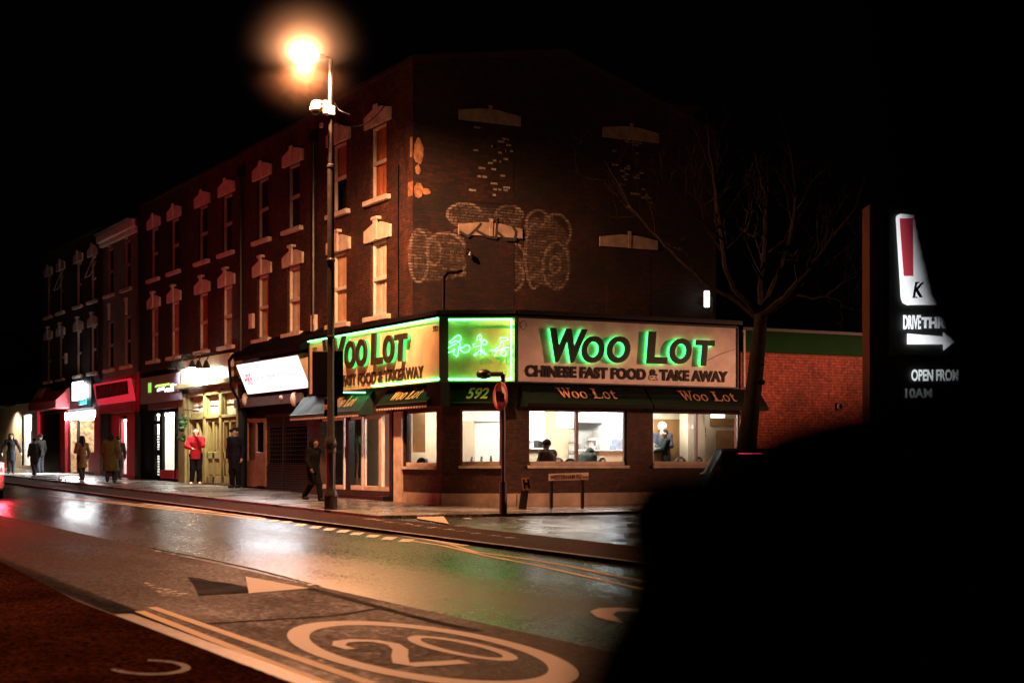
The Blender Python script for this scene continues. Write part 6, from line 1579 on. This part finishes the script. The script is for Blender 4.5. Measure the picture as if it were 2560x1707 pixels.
    return body
walk = dict(knL=(-.09, .14, .50), anL=(-.09, .20, .10), knR=(.09, .02, .49), anR=(.09, -.26, .14), elL=(-.25, -.10, 1.14), wrL=(-.24, -.08, .90), elR=(.25, .03, 1.13), wrR=(.24, .16, .92))
walk2 = dict(knR=(.09, .12, .50), anR=(.09, .14, .10), knL=(-.09, .02, .49), anL=(-.09, -.18, .12), elR=(.25, -.08, 1.14), wrR=(.24, -.04, .90), elL=(-.25, .02, 1.13), wrL=(-.24, .13, .92))
def px_person(label, x, yfoot, X, yaw, ytop, **k):
    Yp = Yx(x, X); D = X * SN + Yp * CS; z = gz(Yp, .11)
    H_ = CAMZ + (HOR - ytop) * D / FPX - z
    return person(label, X, Yp, z, yaw, max(1.5, min(1.92, H_)), **k)
px_person('person in dark clothes walking past the lamp post, head bowed', 783, 1253, 15.0, R(200), 1098, pose={**walk, 'head': (0, .06, 1.60)}, coat=(.003, .003, .003), coat_len=.80, hairstyle='hood', hair=(.003, .003, .003), trousers=(.004, .004, .004), skin=(.12, .07, .05))
px_person('person in a red padded jacket and white shoes, hand to face, by olive doors', 490, 1206, 16.75, R(155), 1071, pose=dict(elR=(.27, .12, 1.20), wrR=(.10, .30, 1.13), elL=(-.22, .14, 1.22), wrL=(-.06, .20, 1.48), anL=(-.12, 0, .09), anR=(.13, .02, .09)), coat=(.30, .012, .02), coat_len=.80, puffy=.018, hairstyle='short', head_turn=R(25), skin=(.42, .25, .18), shoes=(.7, .62, .56), trousers=(.008, .008, .009))
px_person('person in black with a cap standing in the rightmost olive doorway', 588, 1208, 16.85, R(130), 1046, coat=(.008, .008, .01), coat_len=.55, hairstyle='cap', hair=(.01, .01, .012), head_turn=R(-20), trousers=(.006, .006, .008))
px_person('person with long dark hair in a tan coat, walking before the glowing white shop', 205, 1206, 14.2, R(10), 1091, pose={**walk2, 'wrL': (-.10, .22, 1.16), 'elL': (-.26, .02, 1.14)}, coat=(.10, .055, .028), coat_len=.52, hairstyle='long', flare=.03)
px_person('person in a very big olive coat with hood down, walking past the red shop', 277, 1211, 14.6, R(-25), 1085, pose=walk2, coat=(.05, .045, .013), coat_len=.42, puffy=.075, flare=.06, hairstyle='long')
px_person('person in dark jacket half hidden behind the big olive coat', 296, 1205, 15.6, R(-20), 1092, pose=walk, coat=(.02, .018, .018), coat_len=.80, hairstyle='short')
px_person('person in grey-blue jacket seen from behind near the closed shutter', 86, 1189, 14.6, R(15), 1096, pose=walk2, coat=(.016, .018, .022), coat_len=.82, puffy=.03, hairstyle='short', trousers=(.03, .032, .04))
px_person('person in black standing behind the grey-blue jacket by the shutter', 101, 1186, 15.8, R(30), 1088, coat=(.012, .011, .012), coat_len=.80, puffy=.02, hairstyle='beanie', hair=(.01, .01, .01))
px_person('person in dark hooded coat with arms out, silhouetted by the lit wall at far left', 28, 1180, 14.4, R(170), 1085, pose=dict(elL=(-.34, .02, 1.14), wrL=(-.40, .10, .92), elR=(.34, .02, 1.14), wrR=(.38, .10, .90), anL=(-.08, .05, .09)), coat=(.007, .006, .006), coat_len=.55, hairstyle='hood', hair=(.007, .006, .006))
# diners and staff behind the glass
sit = dict(pel=(0, 0, .52), waist=(0, .02, .66), chest=(0, .05, .88), neck=(0, .07, 1.05), head=(0, .10, 1.20), shL=(-.18, .05, 1.0), shR=(.18, .05, 1.0), elL=(-.24, .12, .74), elR=(.24, .12, .74), wrL=(-.14, .34, .72), wrR=(.14, .34, .72),
           hiL=(-.09, .02, .50), hiR=(.09, .02, .50), knL=(-.11, .44, .50), knR=(.11, .44, .50), anL=(-.11, .42, .09), anR=(.11, .42, .09))
def diner(label, x, Y, yaw, ytop, **k):
    X, zt = FY(x, ytop, Y); person(label, X, Y, FZ, yaw, min(2.0, (zt - FZ) / 1.33 * 1.73), seated=True, **k)
diner('person in a dark beanie and brown coat seated with back to the double window', 1373, 35.0, R(15), 1101, pose=sit, coat=(.03, .018, .012), puffy=.04, hairstyle='beanie', hair=(.014, .011, .010), skin=(.2, .12, .09))
diner('person in a grey-green padded jacket slumped forward behind the window mullion', 1460, 35.1, R(-70), 1108, pose={**sit, 'chest': (0, .12, .86), 'neck': (0, .22, .98), 'head': (0, .30, 1.06), 'shL': (-.18, .16, .95), 'shR': (.18, .16, .95)}, coat=(.05, .065, .062), puffy=.06, hairstyle='hood', hair=(.05, .065, .062), skin=(.3, .2, .15))
def staff(label, x, Y, yaw, ytop, **k):
    X, zt = FY(x, ytop, Y); person(label, X, Y, FZ, yaw, max(1.5, min(2.0, zt - FZ)), **k)
staff('person in dark top and dark hair leaning at the till counter, in profile', 1664, 35.75, R(75), 1075, pose=dict(elL=(-.22, .16, 1.18), wrL=(-.16, .38, 1.12), elR=(.22, .16, 1.18), wrR=(.16, .38, 1.12), head=(0, .05, 1.61)), coat=(.012, .016, .013), coat_len=.82, hairstyle='short', skin=(.5, .32, .22))
staff('person in a white cap and dark shirt behind the till counter', 1656, 36.45, R(150), 1060, pose=dict(elL=(-.22, .12, 1.16), wrL=(-.10, .34, 1.12), elR=(.22, .12, 1.16), wrR=(.10, .34, 1.12)), coat=(.03, .032, .04), coat_len=.82, hairstyle='beanie', hair=(.8, .8, .8), skin=(.5, .32, .22))

# ------------------------------------------------------------------ cars
def car(label, loc, rotz, paint, plate=None, tail=1.0, group='cars on the road', red_power=0, roof=1.46):
    s = thing('car', label, 'car', loc, group)
    T_ = Matrix.Translation(loc) @ Matrix.Rotation(rotz, 4, 'Z')
    W = .88
    # stations from the rear (y = 0) forward: y, half width, bottom, belt, top, top half width
    ST = [(0.0, .70, .42, .74, .80, .62), (.05, .82, .28, .92, 1.0, .70), (.12, .86, .24, .98, 1.12, .66), (.35, .88, .22, .99, roof - .06, .62), (.6, .88, .22, .98, roof, .62), (1.6, .88, .22, .96, roof + .02, .62), (2.3, .88, .22, .94, roof - .06, .60), (2.9, .88, .22, .93, 1.12, .66), (3.15, .88, .22, .92, .98, .78), (3.8, .86, .22, .84, .88, .76), (4.1, .80, .26, .70, .76, .70), (4.2, .68, .36, .58, .62, .60)]
    def sec(y, w, b, bl, t, tw): return [(-w * .92, y, b), (-w, y, b + .12), (-w, y, (b + bl) / 2), (-w * .98, y, bl), (-tw, y, t - .03), (-tw * .8, y, t), (tw * .8, y, t), (tw, y, t - .03), (w * .98, y, bl), (w, y, (b + bl) / 2), (w, y, b + .12), (w * .92, y, b)]
    bd, gl_ = MB(), MB(); rows = [sec(*a) for a in ST]; n = 12
    bd.v = [Vector(p) for r in rows for p in r]; gf = []
    for i in range(len(rows) - 1):
        for k in range(n - 1):
            f = (i * n + k, i * n + k + 1, (i + 1) * n + k + 1, (i + 1) * n + k)
            glass_ = (k in (3, 7) and 3 <= i <= 6 and i != 4) or (k in (4, 5, 6) and i in (2, 6))
            (gf if glass_ else bd.f).append(f)
    bd.f.append(tuple(range(n))); bd.f.append(tuple((len(rows) - 1) * n + k for k in range(n - 1, -1, -1)))
    gl_.v = [p * 1.0 for p in bd.v]; gl_.f = gf
    part('body', bd.xform(T_), paint, s, smooth=True)
    part('window', gl_.xform(T_), pm('car_glass', (.002, .002, .0025), .3, spec=.06), s)
    part('bumper', MB().box(-.80, .80, -.04, .02, .28, .52).xform(T_), paint, s, bevel=.03)
    for sx in (-.80, .80):
        for y in (.72, 3.35):
            wm = MB().tube([(sx - .1, y, .31), (sx + .1, y, .31)], .31, 20); wh_ = part('wheel', wm.xform(T_), M['black'], s, smooth=True)
            part('rim', MB().tube([(sx + (.101 if sx > 0 else -.101), y, .31), (sx + (.11 if sx > 0 else -.11), y, .31)], .2, 16).xform(T_), M['steel'], wh_)
    for sx in (-1, 1):
        part('tail_light', MB().prism([(sx * .60, -.012, .74), (sx * .84, .06, .74), (sx * .84, .06, 1.0), (sx * .66, .0, 1.02)], (0, .05, 0)).xform(T_), em('tail_red', (1, .05, .06), 30 * tail) if tail else pm('tail_dark', (.02, .002, .002), .3), s)
        part('reversing_light', MB().prism([(sx * .66, -.018, .68), (sx * .84, .045, .68), (sx * .84, .045, .735), (sx * .66, -.012, .735)], (0, .04, 0)).xform(T_), em('tail_orange', (1, .45, .2), 4 * tail) if tail else M['ply'], s)
        if red_power: lamp('POINT', 'tail_glow', T_ @ Vector((sx * .72, -.25, .85)), red_power, (1, .03, .05), s, size=.12)
    part('brake_strip', MB().box(-.26, .26, .30, .33, roof - .115, roof - .09).xform(T_), em('brake_strip', (1, .04, .10), 2.2 if not red_power else 5), s)
    part('number_plate', MB().box(-.26, .26, -.055, -.041, .56, .67).xform(T_), pm('yellow_plate', (.5, .4, .05), .4), s)
    return s
silver = pm('silver_paint', (.22, .21, .20), .25, metal=.6, var=.05, coat=.6)
darkp = pm('dark_paintwork', (.0025, .0025, .003), .6, var=.05, spec=.03)
car('car with glowing red tail lights cut by the left edge of the photo', (7.80, 45.2, gz(45.2)), 0, silver, red_power=180)
car('queueing car further ahead, beyond the left edge of the photo', (6.0, 55.5, gz(55.5)), 0, darkp, red_power=500)
car('queueing car on the near lane, beyond the left edge of the photo', (4.9, 33.5, gz(33.5)), 0, darkp, red_power=120)
pz_ = GR(1880, 1262, .05)
cp_ = ZP(1880, 1200, 34.5)
car('dark parked car with a thin red brake strip at the foot of the tree', (cp_.x, cp_.y, gz(cp_.y, .05)), R(-30), darkp, tail=0.0, roof=1.50)

# ------------------------------------------------------------------ the car the picture is taken from: mirror and window pillar, close by and out of focus
FD = .56
OWN = thing('car', 'very near black car, only its blurred wing mirror and window pillar showing', 'car', ZP(2100, 1400, FD))
def blob(pts, d0, th, steps=7, inset=26):
    """rounded solid from an outline: shrinks towards both ends"""
    mb = MB(); n = len(pts); cx_ = sum(p[0] for p in pts) / n; cy_ = sum(p[1] for p in pts) / n
    for s in range(steps + 1):
        a = math.pi * s / steps; sc_ = math.sin(a) ** .35 if 0 < s < steps else .0
        for x, y in pts:
            dx, dy = x - cx_, y - cy_; L_ = math.hypot(dx, dy); f = 1 - (1 - sc_) * min(.9, inset * 6 / L_)
            mb.v.append(ZP(cx_ + dx * f, cy_ + dy * f, d0 + th * (1 - math.cos(a)) / 2))
    for s in range(steps):
        for k in range(n): mb.f.append((s * n + k, s * n + (k + 1) % n, (s + 1) * n + (k + 1) % n, (s + 1) * n + k))
    mb.f.append(tuple(range(n - 1, -1, -1))); mb.f.append(tuple(steps * n + k for k in range(n))); return mb
shell = pm('mirror_plastic', (.003, .0026, .0026), 1.0, var=.2, spec=0.0)
mir = [(1548, 1225), (1562, 1190), (1600, 1164), (1655, 1150), (1715, 1145), (1805, 1138), (1847, 1100), (1895, 1058), (1965, 1026), (2055, 1004), (2155, 985), (2235, 964), (2315, 938), (2435, 888), (2715, 848), (2715, 1888), (1395, 1888), (1425, 1748), (1465, 1628), (1515, 1528), (1545, 1438), (1535, 1368), (1521, 1288)]
part('wing_mirror', blob(mir, FD, .07), shell, OWN, smooth=True)
pil = [(2093, -160), (2123, 0), (2162, 250), (2197, 480), (2224, 620), (2258, 760), (2303, 860), (2358, 960), (2868, 960), (2868, -160)]
part('window_pillar', blob(pil, FD + .02, .06, inset=20), shell, OWN, smooth=True)
